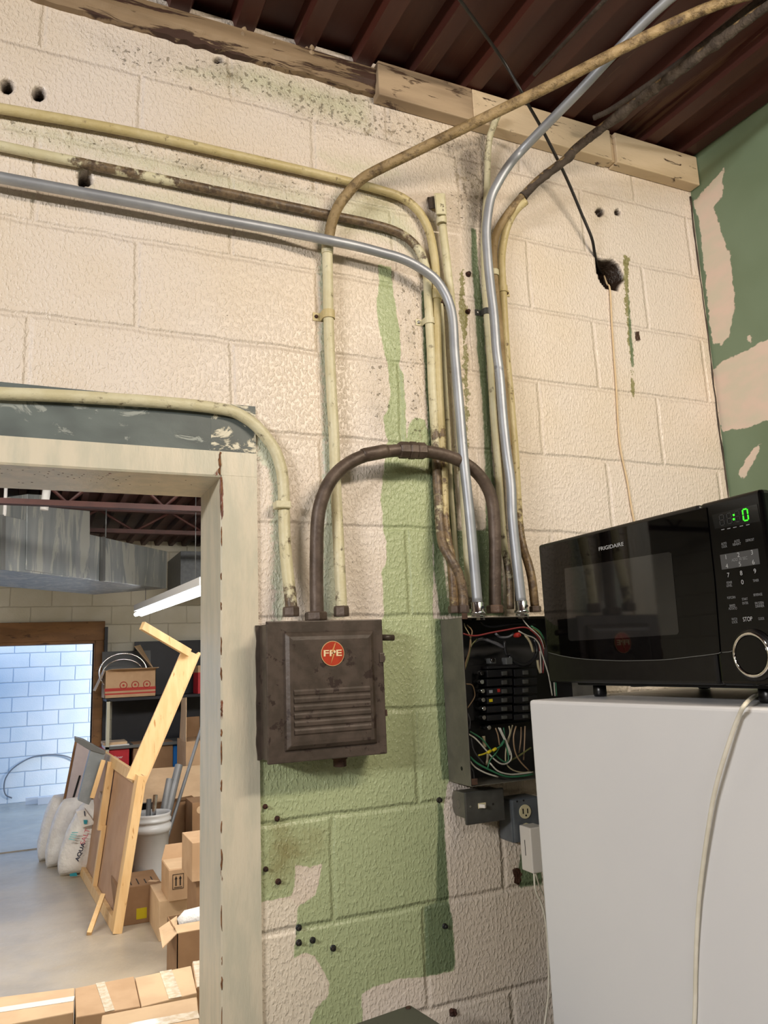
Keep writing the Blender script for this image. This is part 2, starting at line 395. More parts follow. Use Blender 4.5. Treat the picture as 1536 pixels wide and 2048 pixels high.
def T(pl):
    """pixel path [(px,py,Y,(dirt))] -> world tuples"""
    out = []
    for q in pl:
        p = at(q[0], q[1], Y=q[2]); out.append((p.x, p.y, p.z, q[3] if len(q) > 3 else 0.0))
    return out
def dens(P, seg=7): return spline(P, seg)
def pick(P, t):
    i = min(int(t*(len(P)-1)), len(P)-2); a = Vector(P[i][:3]); b = Vector(P[i+1][:3]); return a, (b-a).normalized()
def near(P, q):
    """nearest sample of path P to a point q -> (point, tangent)"""
    q = Vector(q); i = min(range(len(P)), key=lambda k: (Vector(P[k][:3])-q).length)
    a = Vector(P[max(0, i-1)][:3]); b = Vector(P[min(len(P)-1, i+1)][:3]); return Vector(P[i][:3]), (b-a).normalized()

# signed distance (positive inside) of polygon list evaluated on arrays
def sdist(px, pz, polys):
    out = np.full(px.shape, -1.0)
    for poly in polys:
        P = np.array(poly); x0, z0 = P.min(0)-.08; x1, z1 = P.max(0)+.08
        m = (px > x0) & (px < x1) & (pz > z0) & (pz < z1)
        if not m.any(): continue
        x = px[m]; z = pz[m]; d = np.full(x.shape, 1e9); ins = np.zeros(x.shape, bool)
        for i in range(len(P)):
            a = P[i]; b = P[(i+1) % len(P)]; e = b-a; L2 = max(e@e, 1e-12)
            t = np.clip(((x-a[0])*e[0]+(z-a[1])*e[1])/L2, 0, 1)
            d = np.minimum(d, np.hypot(x-a[0]-t*e[0], z-a[1]-t*e[1]))
            c = (a[1] > z) != (b[1] > z)
            with np.errstate(divide='ignore', invalid='ignore'):
                xi = a[0]+(z-a[1])*(b[0]-a[0])/(b[1]-a[1] if b[1] != a[1] else 1e-12)
            ins ^= c & (x < xi)
        sd = np.where(ins, d, -d); out[m] = np.maximum(out[m], sd)
    return out

# ------------------------------------------------------------------ main block wall with paint patches and holes
def wp(pts): return [tuple((lambda p: (p.x, p.z))(at(x, y, Y=0))) for x, y in pts]
def disc(x, y, rx, ry, n=14, j=.12):
    return wp([(x+rx*math.cos(a)*(1+random.uniform(-j, j)), y+ry*math.sin(a)*(1+random.uniform(-j, j))) for a in [2*PI*k/n for k in range(n)]])
PAINT = {
 'gA': [[(756,529),(758,565),(753,604),(755,635),(760,667),(768,703),(775,724),(777,750),(781,786),(776,820),(766,833),(771,865),(776,883),(769,893),(770,915),(768,935),(765,967),(761,998),(765,1026),(767,1061),(773,1084),(773,1123),(763,1143),(766,1180),(767,1221),(765,1238),(740,1260),(520,1300),(519,1480),(522,1804),(547,1800),(582,1792),(590,1769),(590,1728),(620,1735),(644,1728),(637,1769),(629,1792),(600,1810),(594,1820),(592,1847),(586,1874),(586,1917),(610,1905),(629,1911),(644,1937),(658,1964),(658,1991),(633,2015),(615,2060),(560,2200),(760,2200),(726,2048),(724,2011),(723,1987),(750,1972),(797,1958),(844,1954),(895,1945),(908,1941),(910,1917),(906,1847),(898,1839),(898,1800),(891,1706),(887,1620),(894,1573),(905,1550),(900,1240),(866,1238),(866,1000),(862,900),(852,880),(812,882),(812,812),(807,750),(799,734),(802,698),(799,661),(792,617),(786,578),(782,534)],
        [(818,850),(830,835),(850,840),(862,885),(812,885)]],
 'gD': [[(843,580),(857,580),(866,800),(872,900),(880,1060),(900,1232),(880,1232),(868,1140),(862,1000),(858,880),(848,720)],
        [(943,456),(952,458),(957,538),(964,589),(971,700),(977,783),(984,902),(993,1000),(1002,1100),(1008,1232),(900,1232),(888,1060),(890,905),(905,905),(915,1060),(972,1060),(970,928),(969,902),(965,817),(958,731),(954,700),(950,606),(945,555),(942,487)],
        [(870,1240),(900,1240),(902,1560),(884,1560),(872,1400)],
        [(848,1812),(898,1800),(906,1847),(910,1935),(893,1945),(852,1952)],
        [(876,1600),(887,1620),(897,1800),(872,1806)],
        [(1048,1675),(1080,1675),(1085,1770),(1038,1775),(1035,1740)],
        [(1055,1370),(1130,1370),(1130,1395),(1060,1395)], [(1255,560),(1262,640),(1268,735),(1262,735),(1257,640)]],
 'gO': [[(920,541),(928,541),(929,598),(934,632),(930,680),(936,700),(936,900),(929,900),(928,783),(926,675),(918,640)],
        [(1246,505),(1258,512),(1256,560),(1262,650),(1266,740),(1270,800),(1264,790),(1258,700),(1252,620),(1248,545)]],
 'gP': [[(513,860),(530,872),(560,920),(566,1000),(568,1100),(572,1238),(545,1240),(546,1040),(540,940),(513,910)],
        [(638,470),(655,470),(668,900),(684,1235),(640,1235),(648,900)],
        [(513,850),(540,880),(560,960),(545,960),(535,900),(513,880)]],
 'gY': [[(0,240),(130,262),(300,305),(500,360),(640,390),(640,425),(400,375),(200,318),(0,262)],
        [(180,372),(330,385),(460,415),(650,455),(650,490),(440,445),(300,410),(200,395)],
        [(672,395),(760,380),(820,430),(850,520),(850,560),(810,500),(740,470),(672,470)], [(350,140),(600,215),(740,262),(735,200),(500,130)],
        [(640,310),(760,330),(800,350),(700,350)]],
 'gK': [[(912,296),(962,286),(972,450),(945,458),(925,400),(918,340)], [(880,290),(970,270),(965,300),(900,310)]],
 'gS': [[(535,1650),(560,1640),(650,1660),(640,1720),(592,1740),(590,1785),(545,1800),(528,1760)], [(1200,404),(1212,404),(1215,440),(1196,440)],
        [(690,385),(770,372),(800,400),(740,412)]],
 'gR': [[(560,150),(960,270),(960,330),(800,300),(640,260),(560,230)], [(0,232),(420,320),(640,380),(640,405),(400,355),(0,262)], [(730,700),(775,720),(770,860),(745,860)], [(150,60),(500,130),(750,190),(750,255),(480,200),(240,140)], [(330,290),(650,370),(650,400),(330,330)], [(780,560),(850,560),(850,880),(812,880),(800,700)], [(900,290),(980,290),(975,450),(900,440)]],
 'gB': [[(1028,1740),(1042,1735),(1046,1760),(1036,1776),(1028,1765)], [(1270,664),(1278,664),(1279,682),(1271,684)]],
 'gC': [[(521,1808),(582,1795),(594,1812),(592,1870),(586,1917),(600,1916),(625,1914),(655,1964),(655,1990),(630,2014),(618,2048),(500,2200),(515,1900)]],
}
HOLES = [disc(14, 172, 13, 16), disc(78, 187, 13, 15), disc(170, 357, 15, 16), disc(1200, 424, 9, 9), disc(1235, 424, 6, 7), disc(437, 120, 9, 6),
         wp([(1190,510),(1205,518),(1225,518),(1238,528),(1246,546),(1250,560),(1240,570),(1236,583),(1228,580),(1212,577),(1200,562),(1194,545)])]
HD = [.055, .055, .12, .02, .02, .04, .085]
HWD = [.006, .006, .005, .006, .006, .006, .026]
GX0, GX1, GZ1, ST = -.75, 1.862, 3.26, .005
def main_wall():
    nx = int(round((GX1-GX0)/ST)); nz = int(round(GZ1/ST))
    xs = np.linspace(GX0, GX1, nx+1); zs = np.linspace(0, GZ1, nz+1)
    Xg, Zg = np.meshgrid(xs, zs); X = Xg.ravel(); Zv = Zg.ravel(); Y = np.zeros_like(X)
    hole = np.full(X.shape, -1.0)
    for h, dp, wd_h in zip(HOLES, HD, HWD):
        sd = sdist(X, Zv, [h]); Y = np.where(sd > 0, np.minimum(dp, sd*dp/wd_h), Y); hole = np.maximum(hole, sd)
    for zc in np.arange(0, GZ1, .2032): pass
    idx = np.arange((nx+1)*(nz+1)).reshape(nz+1, nx+1)
    q = np.stack([idx[:-1, :-1], idx[:-1, 1:], idx[1:, 1:], idx[1:, :-1]], -1)
    cx = (xs[:-1]+xs[1:])/2; cz = (zs[:-1]+zs[1:])/2
    keep = ~((cx[None, :] < .395) & (cz[:, None] < 2.14))
    faces = q[keep]
    me = bpy.data.meshes.new('wall_far'); n = len(X)
    me.vertices.add(n); me.vertices.foreach_set('co', np.stack([X, Y, Zv], -1).ravel())
    m = len(faces); me.loops.add(m*4); me.loops.foreach_set('vertex_index', faces.ravel())
    me.polygons.add(m); me.polygons.foreach_set('loop_start', np.arange(m)*4)
    me.polygons.foreach_set('use_smooth', np.ones(m, bool)); me.update(calc_edges=True); me.validate()
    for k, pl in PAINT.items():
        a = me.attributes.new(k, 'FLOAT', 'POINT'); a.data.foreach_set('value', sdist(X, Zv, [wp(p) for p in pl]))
    a = me.attributes.new('hole', 'FLOAT', 'POINT'); a.data.foreach_set('value', hole)
    me.materials.append(M['wall']); o = bpy.data.objects.new('wall_far', me); COL.objects.link(o); o['kind'] = 'structure'
main_wall()
b = MB(); b.box((.395, .125, 0), (1.862, .203, 3.26)); b.box((-4, .125, 2.14), (.395, .203, 3.26)); b.box((-4, 0, 2.14), (-.75, .203, 3.26)); b.box((-4, 0, 0), (-1.5, .203, 2.14))
b.build('wall_far_backing', plain_block('storeroom_block', 'CFCAB8', 'C6C0AC'), kind='structure')

# right green wall
def green():
    ny = 360; nz = 400; ys = np.linspace(-3.6, 0, ny+1); zs = np.linspace(0, 3.26, nz+1)
    Yg, Zg = np.meshgrid(ys, zs); Yv = Yg.ravel(); Zv = Zg.ravel()
    def gp(pts): return [(lambda p: (p.y, p.z))(at(x, y, X=1.862)) for x, y in pts]
    polys = [gp([(1385,398),(1400,398),(1446,373),(1447,392),(1427,415),(1438,445),(1446,476),(1461,510),(1469,579),(1469,617),(1457,674),(1442,693),(1427,686),(1419,648),(1412,560),(1400,450)]),
             gp([(1425,740),(1440,726),(1484,705),(1536,678),(1600,640),(1600,830),(1536,842),(1484,857),(1446,863),(1438,846)]),
             gp([(1522,888),(1503,934),(1484,964),(1476,945),(1500,905)]), gp([(1495,672),(1501,670),(1503,685),(1498,690)]), gp([(1390,400),(1440,345),(1450,330),(1445,372),(1410,402)])]
    me = bpy.data.meshes.new('wall_right'); n = len(Yv)
    me.vertices.add(n); me.vertices.foreach_set('co', np.stack([np.full(n, 1.862), Yv, Zv], -1).ravel())
    idx = np.arange(n).reshape(nz+1, ny+1); f = np.stack([idx[:-1, :-1], idx[:-1, 1:], idx[1:, 1:], idx[1:, :-1]], -1).reshape(-1, 4)
    m = len(f); me.loops.add(m*4); me.loops.foreach_set('vertex_index', f.ravel()); me.polygons.add(m); me.polygons.foreach_set('loop_start', np.arange(m)*4)
    me.update(calc_edges=True)
    a = me.attributes.new('patch', 'FLOAT', 'POINT'); a.data.foreach_set('value', sdist(Yv, Zv, polys))
    me.materials.append(M['greenwall']); o = bpy.data.objects.new('wall_right', me); COL.objects.link(o); o['kind'] = 'structure'
green()
plainwall = pm('room_plain_wall', 'CDBFA8', 'C4B598', 3, .6)
MB().box((1.868, -6, 0), (2.0, .2, 3.3)).build('wall_right_backing', plainwall, kind='structure')
MB().box((-4.1, -6, 0), (-4.0, .2, 3.3)).build('wall_left', plainwall, kind='structure')
MB().box((-4.1, -6.1, 0), (2.0, -6.0, 3.6)).build('wall_near', plainwall, kind='structure')
MB().box((-4.1, -6.1, -.1), (14, 14, 0)).build('floor', M['concrete'], kind='structure')
# dark crack in the corner of the two walls
b = MB(); cr = []
for k in range(60):
    z = 3.12 - k*(2.3/59); cr.append((1.858-random.uniform(.0, .004), -.0012, z))
b.tube(cr, [random.uniform(.0008, .0035) for _ in cr], 6); b.build('trim_corner_crack', M['grime'], kind='structure')

# ------------------------------------------------------------------ corrugated deck
def deck(name, x0, x1, y0, y1, z0, pitch, mat, slope=.0, off=0.0, h=.038, t=.001):
    b = MB(); x = off; prof = []
    while x < x1:
        if x > x0-.2: prof += [(x-.022, 0), (x+.022, 0), (x+.036, h), (x+pitch-.036, h)]
        x += pitch
    for (xa, za), (xb, zb) in zip(prof, prof[1:]):
        b.add([(xa, y0, z0+za+slope*y0), (xb, y0, z0+zb+slope*y0), (xb, y1, z0+zb+slope*y1), (xa, y1, z0+za+slope*y1)], [(0, 1, 2, 3)])
        b.add([(xa, y0, z0+za+slope*y0+t), (xb, y0, z0+zb+slope*y0+t), (xb, y1, z0+zb+slope*y1+t), (xa, y1, z0+za+slope*y1+t)], [(3, 2, 1, 0)])
    b.build(name, mat, kind='structure')
deck('ceiling', -4.1, 1.85, -6, .2, 3.242, .1547, M['deck'], .05, .44-.1547*30)
MB().box((-4.1, -6.1, 3.36), (2.1, .2, 3.42)).build('ceiling_roof_slab', M['deck2'], kind='structure')

# timber plates on top of the wall
b = MB(); n = 220
def pz(x): return 3.157 + .006*mnoise.noise(Vector((x*9, 0, 1))) + .004*mnoise.noise(Vector((x*45, 2, 1)))
vs = []
for k in range(n+1):
    x = -.3 + 1.08*k/n; e_ = .003*mnoise.noise(Vector((x*30, 5, 0)))
    vs += [(x, .03, pz(x)), (x, -.016+e_, pz(x)), (x, -.020+e_, pz(x)+.02), (x, -.026+e_*.5, 3.186), (x, -.026, 3.222), (x, .03, 3.223)]
b.add(vs, [(6*k+i, 6*k+i+1, 6*k+7+i, 6*k+6+i) for k in range(n) for i in range(5)])
b.build('trim_1', M['plate_old'], kind='structure')
MB().box((-4, -.02, 3.158), (-.3, .03, 3.222)).build('trim_2', M['plate_old'], kind='structure')
pB = [at(762, 140, Y=-.04), at(750, 205, Y=-.04)]
MB().box((.775, -.040, 3.138), (1.052, -.001, 3.236)).build('trim_3', M['plate_mid'], kind='structure', bevel=.003)
b = MB(); b.box((1.052, -.040, 3.138), (1.52, -.001, 3.236)); b.box((1.537, -.041, 3.136), (1.86, -.001, 3.234)); b.box((1.52, -.03, 3.142), (1.537, -.001, 3.234))
b.build('trim_4', M['plate_pale'], kind='structure', bevel=.003)
# foam / mortar crumbs squeezed up between plate and deck ribs
CR = [(488, 72, .016), (545, 92, .009), (618, 105, .015), (850, 158, .009), (1045, 213, .008), (1135, 243, .008), (1160, 252, .006), (1215, 276, .007), (1302, 296, .010), (215, 0, .014)]
for k, (x, y, r) in enumerate(CR):
    p = at(x, y, Y=-.02); b = MB(); 
    for j in range(5):
        q = p + Vector((random.uniform(-r, r)*.6, random.uniform(-.004, .004), random.uniform(-.3, .9)*r))
        b.lathe(q-Vector((0, 0, r*.4)), (random.uniform(-.4, .4), random.uniform(-.3, .3), 1), [(r*.15, 0), (r*.5, r*.3), (r*.35, r*.7), (r*.1, r)], 6, False)
    b.build('mortar_crumb', M['plate_mid'] if k not in (6, 5) else M['plate_pale'], cat='mortar', group='crumbs between timber plate and roof deck', label='lump of dried filler on the timber plate, number %d from the left' % 0 if False else ['large pale crumb of filler on the weathered plate, left of two large ones','small brown crumb between the two large filler lumps','large pale crumb of filler on the weathered plate, right of two large ones','crumb on the thick timber board just right of its left end','crumb under the thick brown conduit on the board','crumb on the pale board right of the grey tube','tiny crumb on the pale board left of the dirty conduit','crumb on the pale board right of the dirty conduit','crumb at the top of the pale board above its split','crumb of filler at the top left end of the weathered plate'][k])

# ------------------------------------------------------------------ doorway
b = MB(); b.box((-4, -.004, 2.184), (.36, .0, 2.292)); b.build('trim_5', M['lintel'], kind='structure')
b = MB(); b.box((.36, -.0045, 2.184), (.457, .0, 2.292)); b.build('trim_6', M['lintel_peel'], kind='structure')
D = thing('door_1', None, None, (.0, .1, 0), kind='structure')
b = MB()
fx0, fx1, zt, zo = .3796, .458, 2.128, 2.184
def dz_(z): return max(0.0, min(1.0, .1+random.uniform(-.1, .1)))
# jamb: face, return, back face, with a rusty inner corner given by the dirt attribute
n = 80
for k in range(n):
    z0 = zo*k/n; z1 = zo*(k+1)/n
    def dirt(z):
        v = 0.32 + .20*max(0, mnoise.noise(Vector((0, 3.1, z*7))))
        return v + (.35 if z > 2.09 else 0)
    d0 = dirt(z0); d1 = dirt(z1)
    ring = [(fx1, .0, 0), (fx1, -.007, .0), (fx0+.012, -.007, .05), (fx0+.003, -.007, 1), (fx0, -.004, 1.1), (fx0-.0, .01, .1), (fx0, .204, 0), (fx0+.05, .207, 0)]
    vs = []; aa = []
    for (x, y, wgt) in ring: vs.append((x, y, z0)); aa.append(d0*wgt)
    for (x, y, wgt) in ring: vs.append((x, y, z1)); aa.append(d1*wgt)
    m = len(ring); b.add(vs, [(i, i+1, m+i+1, m+i) for i in range(m-1)], False, aa)
b.build('jamb', M['frame'], D)
b = MB(); n = 90
for k in range(n):
    x0 = -1.35+(fx0+1.35)*k/n; x1 = -1.35+(fx0+1.35)*(k+1)/n
    def hd(x): return (.16 if x > .36 else 0.0)
    ring = [(-.0, zo, 0), (-.007, zo, 0), (-.007, zt+.004, 1.0), (-.004, zt, .3), (.02, zt, .20), (.06, zt, .10), (.204, zt, .0), (.207, zt+.06, 0)]
    vs = []; aa = []
    for (y, z, wgt) in ring: vs.append((x0, y, z)); aa.append(hd(x0)*wgt + (.30 if wgt == .2 and x0 < .2 else .1) + (.10 if x0 > .345 else 0)*(1 if y < 0 else 0))
    for (y, z, wgt) in ring: vs.append((x1, y, z)); aa.append(hd(x1)*wgt + (.30 if wgt == .2 and x1 < .2 else .1) + (.10 if x1 > .345 else 0)*(1 if y < 0 else 0))
    m = len(ring); b.add(vs, [(i, i+1, m+i+1, m+i) for i in range(m-1)], False, aa)
b.build('head', M['frame'], D)
b = MB(); b.box((fx0, -.0075, zt+.004), (fx1, 0, zo)); b.build('corner_plate', M['frame'], D)
b = MB()
cr = [(fx0-.001+random.uniform(-.002, .002), -.0078, zt+.004+k*.0055) for k in range(10)]
b.tube(cr, [random.uniform(.0012, .0032) for _ in cr], 6); b.build('rust_seam', M['rustlight'], D)
b = MB(); z = .2
while z < zt-.01:
    l_ = random.uniform(.006, .05); x = fx0+random.choice((.001, .001, .0025)); r_ = random.uniform(.0006, .0019)
    b.tube([(x+random.uniform(-.001, .001), -.0062, z+l_*k/4) for k in range(5)], [r_*.3, r_, r_*random.uniform(.5, 1.2), r_, r_*.3], 6); z += l_+random.uniform(.004, .07)
b.build('rust_streaks', M['rustlight'], D)
b = MB()
for k in range(46):
    x = random.uniform(-.06, .2) if k < 30 else random.uniform(-.06, .34); yy = random.uniform(.03, .085) if k < 30 else random.uniform(.02, .15)
    b.lathe((x, yy, zt+.0002), (0, 0, -1), [(random.uniform(.0012, .004), 0), (.001, .0005)], 7)
b.build('rust_spots', M['rust'], D)
for x0 in (.395,): pass
MB().box((-1.6, -.007, 0), (-1.35, .207, zo)).build('door_jamb_left_filler', M['frame'], kind='structure').name = 'trim_7'

# ------------------------------------------------------------------ conduits on the wall
def conduit(name, label, path, r, mat, group=None, seg=8, n=16, cat='conduit', parts=None, body='tube'):
    P = dens(path, seg)
    if P[0][0] < -.05: P = [(-3.9,) + tuple(P[0][1:])] + P
    rs = [max(.0005, p[4]) if len(p) > 4 else r for p in P]
    lo = min(P, key=lambda p: p[2]); root = thing(name, label, cat, Vector(lo[:3]), group)
    MB().tube(P, rs if len(P[0]) > 4 else r, n).build(body, mat, root)
    return root, P
def coupling(root, P, q, r, ln, mat, name='coupling', n=18, label=None):
    c, t = near(P, q); MB().lathe(c-t*ln/2, t, [(r*.92, 0), (r, ln*.12), (r, ln*.88), (r*.92, ln)], n).build(name, mat, root, label)
def nut(root, c, t, r, ln, mat, name='locknut', label=None):
    MB().lathe(Vector(c), t, [(r*.95, 0), (r, ln*.15), (r, ln*.85), (r*.9, ln)], 6, False).build(name, mat, root, label)
def strap(root, P, q, r, side, mat, screw, w=.016, name='strap'):
    """one hole pipe strap: band round the tube and an ear screwed to the wall on side (-1 left, 1 right)"""
    c, t = near(P, q); x, y, z = frame_of(t, (0, -1, 0)); wd = Vector((side, 0, 0)); b = MB(); R = r+.0018; yw = -.0015
    pr = []
    for k in range(13):
        a = PI*k/12
        pr.append((-side*R*math.cos(a)*-1*-1, -R*math.sin(a)))
    pr = [(-side*R, -(c.y)*-1*0)] and [(-side*R*math.cos(PI*k/12), -R*math.sin(PI*k/12)) for k in range(13)]
    prof = [(c.x+dx, c.y+dy) for dx, dy in pr] + [(c.x+side*R, yw), (c.x+side*(R+.018), yw)]
    th = .0018
    vs = []; 
    for (xx, yy) in prof: vs.append((xx, yy, c.z-w/2)); vs.append((xx, yy, c.z+w/2))
    b.add(vs, [(2*i, 2*i+1, 2*i+3, 2*i+2) for i in range(len(prof)-1)])
    o = b.build(name, mat, root); sm = o.modifiers.new('thick', 'SOLIDIFY'); sm.thickness = th; sm.offset = 0
    MB().lathe((c.x+side*(R+.010), -.0025, c.z), (0, -1, 0), [(.0045, 0), (.0045, .002), (.002, .0035)], 8).build('screw', screw, o)

G1 = 'conduits fixed along the block wall'
# 1 upper yellow conduit
pa = T([(-60,206,-.018,.05),(0,217,-.018,.05),(150,243,-.018,.1),(300,272,-.018,.08),(450,306,-.018,.12),(600,340,-.018,.1),(700,364,-.018,.12),(760,380,-.018,.14),(805,396,-.018,.18),(838,424,-.018,.14),(858,462,-.018,.12),(868,510,-.018,.08),(872,555,-.018,.05),(873,600,-.018,0),(875,700,-.018,0),(878,780,-.018,.1),(882,851,-.018,.22),(885,894,-.018,.5),(888,970,-.02,.35),(890,1038,-.03,.35),(896,1085,-.045,.6),(902,1115,-.055,.7),(905,1150,-.06,.8),(909,1218,-.06,.8)])
root, P = conduit('yellow_conduit', 'yellowed conduit, topmost of the three running right along the wall, turning down in a bend', pa, .0108, M['yellow'])
coupling(root, P, at(872.6, 594, Y=-.018), .0145, .026, M['yellow'])
nut(root, at(909, 1226, Y=-.06), (0, 0, 1), .014, .016, M['rustpipe'])
# 2 second conduit: cream then dirty brown
pb = T([(-60,280,-.016,.05),(0,292,-.016,.0),(80,309,-.016,.08),(140,321,-.016,.1),(172,328,-.016,.6),(205,335,-.016,.5),(300,354,-.016,.3),(400,375,-.016,.6),(500,396,-.016,.7),(556,408,-.016,.7),(660,430,-.016,.7),(740,447,-.016,.7),(790,462,-.016,.55),(822,482,-.016,.45),(843,510,-.016,.3),(853,545,-.016,.15),(856,590,-.016,.1),(859,650,-.016,.05),(862,700,-.016,.05),(864,760,-.016,.1),(867,817,-.016,.15),(871,885,-.016,.3),(874,960,-.02,.8),(877,1003,-.026,.4),(880,1055,-.035,.6),(886,1091,-.05,.9),(901,1118,-.065,.9),(917,1148,-.07,.9),(926,1185,-.07,.9),(927,1218,-.07,.9)])
root, P = conduit('cream_conduit', 'cream conduit turning grimy brown, middle of the three running along the wall', pb, .0108, M['cream'])
strap(root, P, at(858, 646, Y=-.016), .0108, -1, M['cream'], M['bright'])
nut(root, at(927, 1226, Y=-.07), (0, 0, 1), .0135, .018, M['rustpipe'])
# 3 galvanised EMT left
pc = T([(-70,340,-.040),(0,355,-.040),(156,384,-.040),(300,411,-.040),(400,431,-.040),(556,460,-.040),(660,481,-.055),(720,494,-.055),(765,506,-.055),(800,516,-.056),(834,532,-.056),(868,556,-.056),(888,583,-.057),(900,612,-.058),(906,645,-.06),(909,700,-.062),(913,748,-.065),(919,817,-.07),(926,902,-.075),(933,970,-.078),(940,1038,-.08),(948,1126,-.08),(955,1205,-.08)])
root, P = conduit('galvanised_conduit', 'shiny grey tube running along the wall, bending down into the open breaker panel', pc, .0117, M['emt'])
def emt_connector(root, c):
    c = Vector(c)
    MB().lathe(c, (0, 0, 1), [(.0165, 0), (.0175, .002), (.0168, .006), (.0145, .008), (.0145, .026), (.0135, .028)], 20).build('connector', M['bright'], root)
    MB().lathe(c+Vector((0, 0, -.013)), (0, 0, 1), [(.0150, 0), (.0155, .004), (.0155, .009), (.014, .012)], 12, False).build('locknut', M['bright'], root)
    MB().lathe(c+Vector((.004, -.014, .015)), (0, -1, 0), [(.003, 0), (.003, .003)], 8).build('set_screw', M['screw'], root)
emt_connector(root, at(956, 1229, Y=-.08))
# 4 conduit with pull elbow
pd = T([(885,452,-.030),(888,478,-.030),(892,510,-.028),(897,555,-.025),(901,589,-.024),(906,650,-.024),(912,750,-.024),(919,850,-.024),(926,950,-.028),(932,1050,-.036),(937,1130,-.04),(941,1218,-.04,.5)])
root, P = conduit('elbow_conduit', 'cream conduit ending at the top in a square pull elbow on the wall', pd, .0105, M['cream'])
c = at(881, 412, Y=-.028); b = MB()
b.hexa([tuple(at(x, y, Y=Y)) for (x, y, Y) in ((872,430,-.012),(894,430,-.012),(894,430,-.046),(872,430,-.046),(868,386,-.012),(890,386,-.012),(890,386,-.046),(868,386,-.046))])
eo = b.build('elbow_body', M['cream'], root, bevel=.003)
MB().lathe(at(883, 441, Y=-.030)-Vector((0, 0, .010)), (0, 0, 1), [(.0125, 0), (.0135, .004), (.0135, .012), (.0125, .022)], 16).build('hub', M['cream'], root)
cv = MB(); cv.hexa([tuple(at(x, y, Y=Y)) for (x, y, Y) in ((874,428,-.046),(892,428,-.046),(892,428,-.0485),(874,428,-.0485),(871,389,-.046),(888,389,-.046),(888,389,-.0485),(871,389,-.0485))]); cvo = cv.build('cover_plate', M['cream'], root, bevel=.001)
text('75', at(884, 411, Y=-.049), (1, 0, 0), (0, 0, 1), .008, M['rust'], root)
text('0', at(886, 420, Y=-.049), (1, 0, 0), (0, 0, 1), .006, M['rust'], root)
MB().hexa([tuple(at(x, y, Y=Y)) for (x, y, Y) in ((857,418,-.001),(866,418,-.001),(872,416,-.03),(866,416,-.03),(855,394,-.001),(864,394,-.001),(870,395,-.03),(864,395,-.03))]).build('wall_nipple', M['grime'], root)
# 5 thin conduit behind the grey tube
pe = T([(880,590,-.008),(883,625,-.008),(887,700,-.008),(890,760,-.008),(894,830,-.008),(898,900,-.008),(902,980,-.01),(910,1080,-.012),(916,1150,-.02),(918,1218,-.03)])
root, P = conduit('thin_conduit', 'thin pale conduit half hidden behind the bending grey tube', pe, .006, M['cream'])
strap(root, P, at(884, 604, Y=-.008), .006, 1, M['rust'], M['rustscrew'])
# 6 thin conduit left of the right grey tube, up into the roof
pf = T([(1000,222,-.07,.5),(994,234,-.062,.3),(986,255,-.05,.1),(979,277,-.035,.15),(976,306,-.022,.25),(975,340,-.014,.1),(974,380,-.012,.1),(970,440,-.012,.1),(968,500,-.012,.05),(970,572,-.012,0),(974,632,-.012,0),(979,700,-.012,0),(982,748,-.012,0),(987,834,-.012,.05),(993,902,-.012,.1),(999,970,-.014,.1),(1003,1030,-.018,.1),(1008,1090,-.03,.2),(1014,1125,-.045,.4),(1019,1160,-.05,.6),(1021,1218,-.05,.6)])
root, P = conduit('slim_cream_conduit', 'slim cream conduit coming down from the roof just left of the right grey tube', pf, .0088, M['cream'])
strap(root, P, at(973, 627, Y=-.012), .0088, -1, M['darkgrey'], M['bright'])
# 7 yellow conduit right
ph = T([(1052,402,-.07,.3),(1036,416,-.055,.2),(1022,436,-.035,.15),(1012,461,-.022,.1),(1006,490,-.016,.08),(1003,521,-.016,.05),(1005,572,-.016,.05),(1008,632,-.016,.12),(1012,700,-.016,.15),(1015,740,-.016,.12),(1020,790,-.016,.14),(1025,850,-.016,.1),(1030,910,-.016,.16),(1034,985,-.016,.1),(1039,1055,-.02,.5),(1046,1095,-.032,.8),(1056,1126,-.05,.9),(1064,1161,-.06,.9),(1070,1215,-.06,.9)])
root, P = conduit('right_yellow_conduit', 'yellowed conduit furthest right, fixed down the wall beside the grey tube', ph, .0105, M['yellow'])
strap(root, P, at(1006, 576, Y=-.016), .0105, 1, M['yellow'], M['rustscrew'], .018)
nut(root, at(1071, 1224, Y=-.06), (0, 0, 1), .014, .014, M['rustpipe'])
# 8 dirty brown conduit from the roof
e8 = at(1536, 8, Z=3.15); e9 = e8 + (e8-at(1183, 271, Y=-.16))*.6
s8 = [(p.x, p.y, p.z, .6) for p in (e9, e8)]
pi_ = s8 + [(*tuple(at(1183, 271, Y=-.165)), .55)] + T([(1134,316,-.12,.5),(1076,361,-.085,.5),(1037,402,-.06,.45),(1012,433,-.042,.35),(995,462,-.032,.1),(987,495,-.028,.05),(987,540,-.028,.05),(991,590,-.028,.1),(997,650,-.028,.1),(1003,720,-.028,.1),(1009,800,-.028,.2),(1016,900,-.028,.2),(1022,980,-.03,.3),(1028,1060,-.035,.5),(1036,1140,-.045,.6),(1040,1218,-.05,.6)])
root, P = conduit('grimy_conduit', 'grimy brown dust covered conduit, lowest of the three slanting down from the roof', pi_, .0108, M['dirty'])
dirtP = [p for p in P if p[1] < -.06]
b = MB(); rs = [.0115+.0035*abs(mnoise.noise(Vector(p[:3])*40)) + .002*abs(mnoise.noise(Vector(p[:3])*120)) for p in dirtP]
fine = []
for p, q in zip(dirtP, dirtP[1:]):
    m = max(1, int(math.dist(p[:3], q[:3])/.006))
    for k in range(m): fine.append(tuple(a+(c_-a)*k/m for a, c_ in zip(p, q)))
fine = [(p[0], p[1], p[2]-.002) for p in fine]
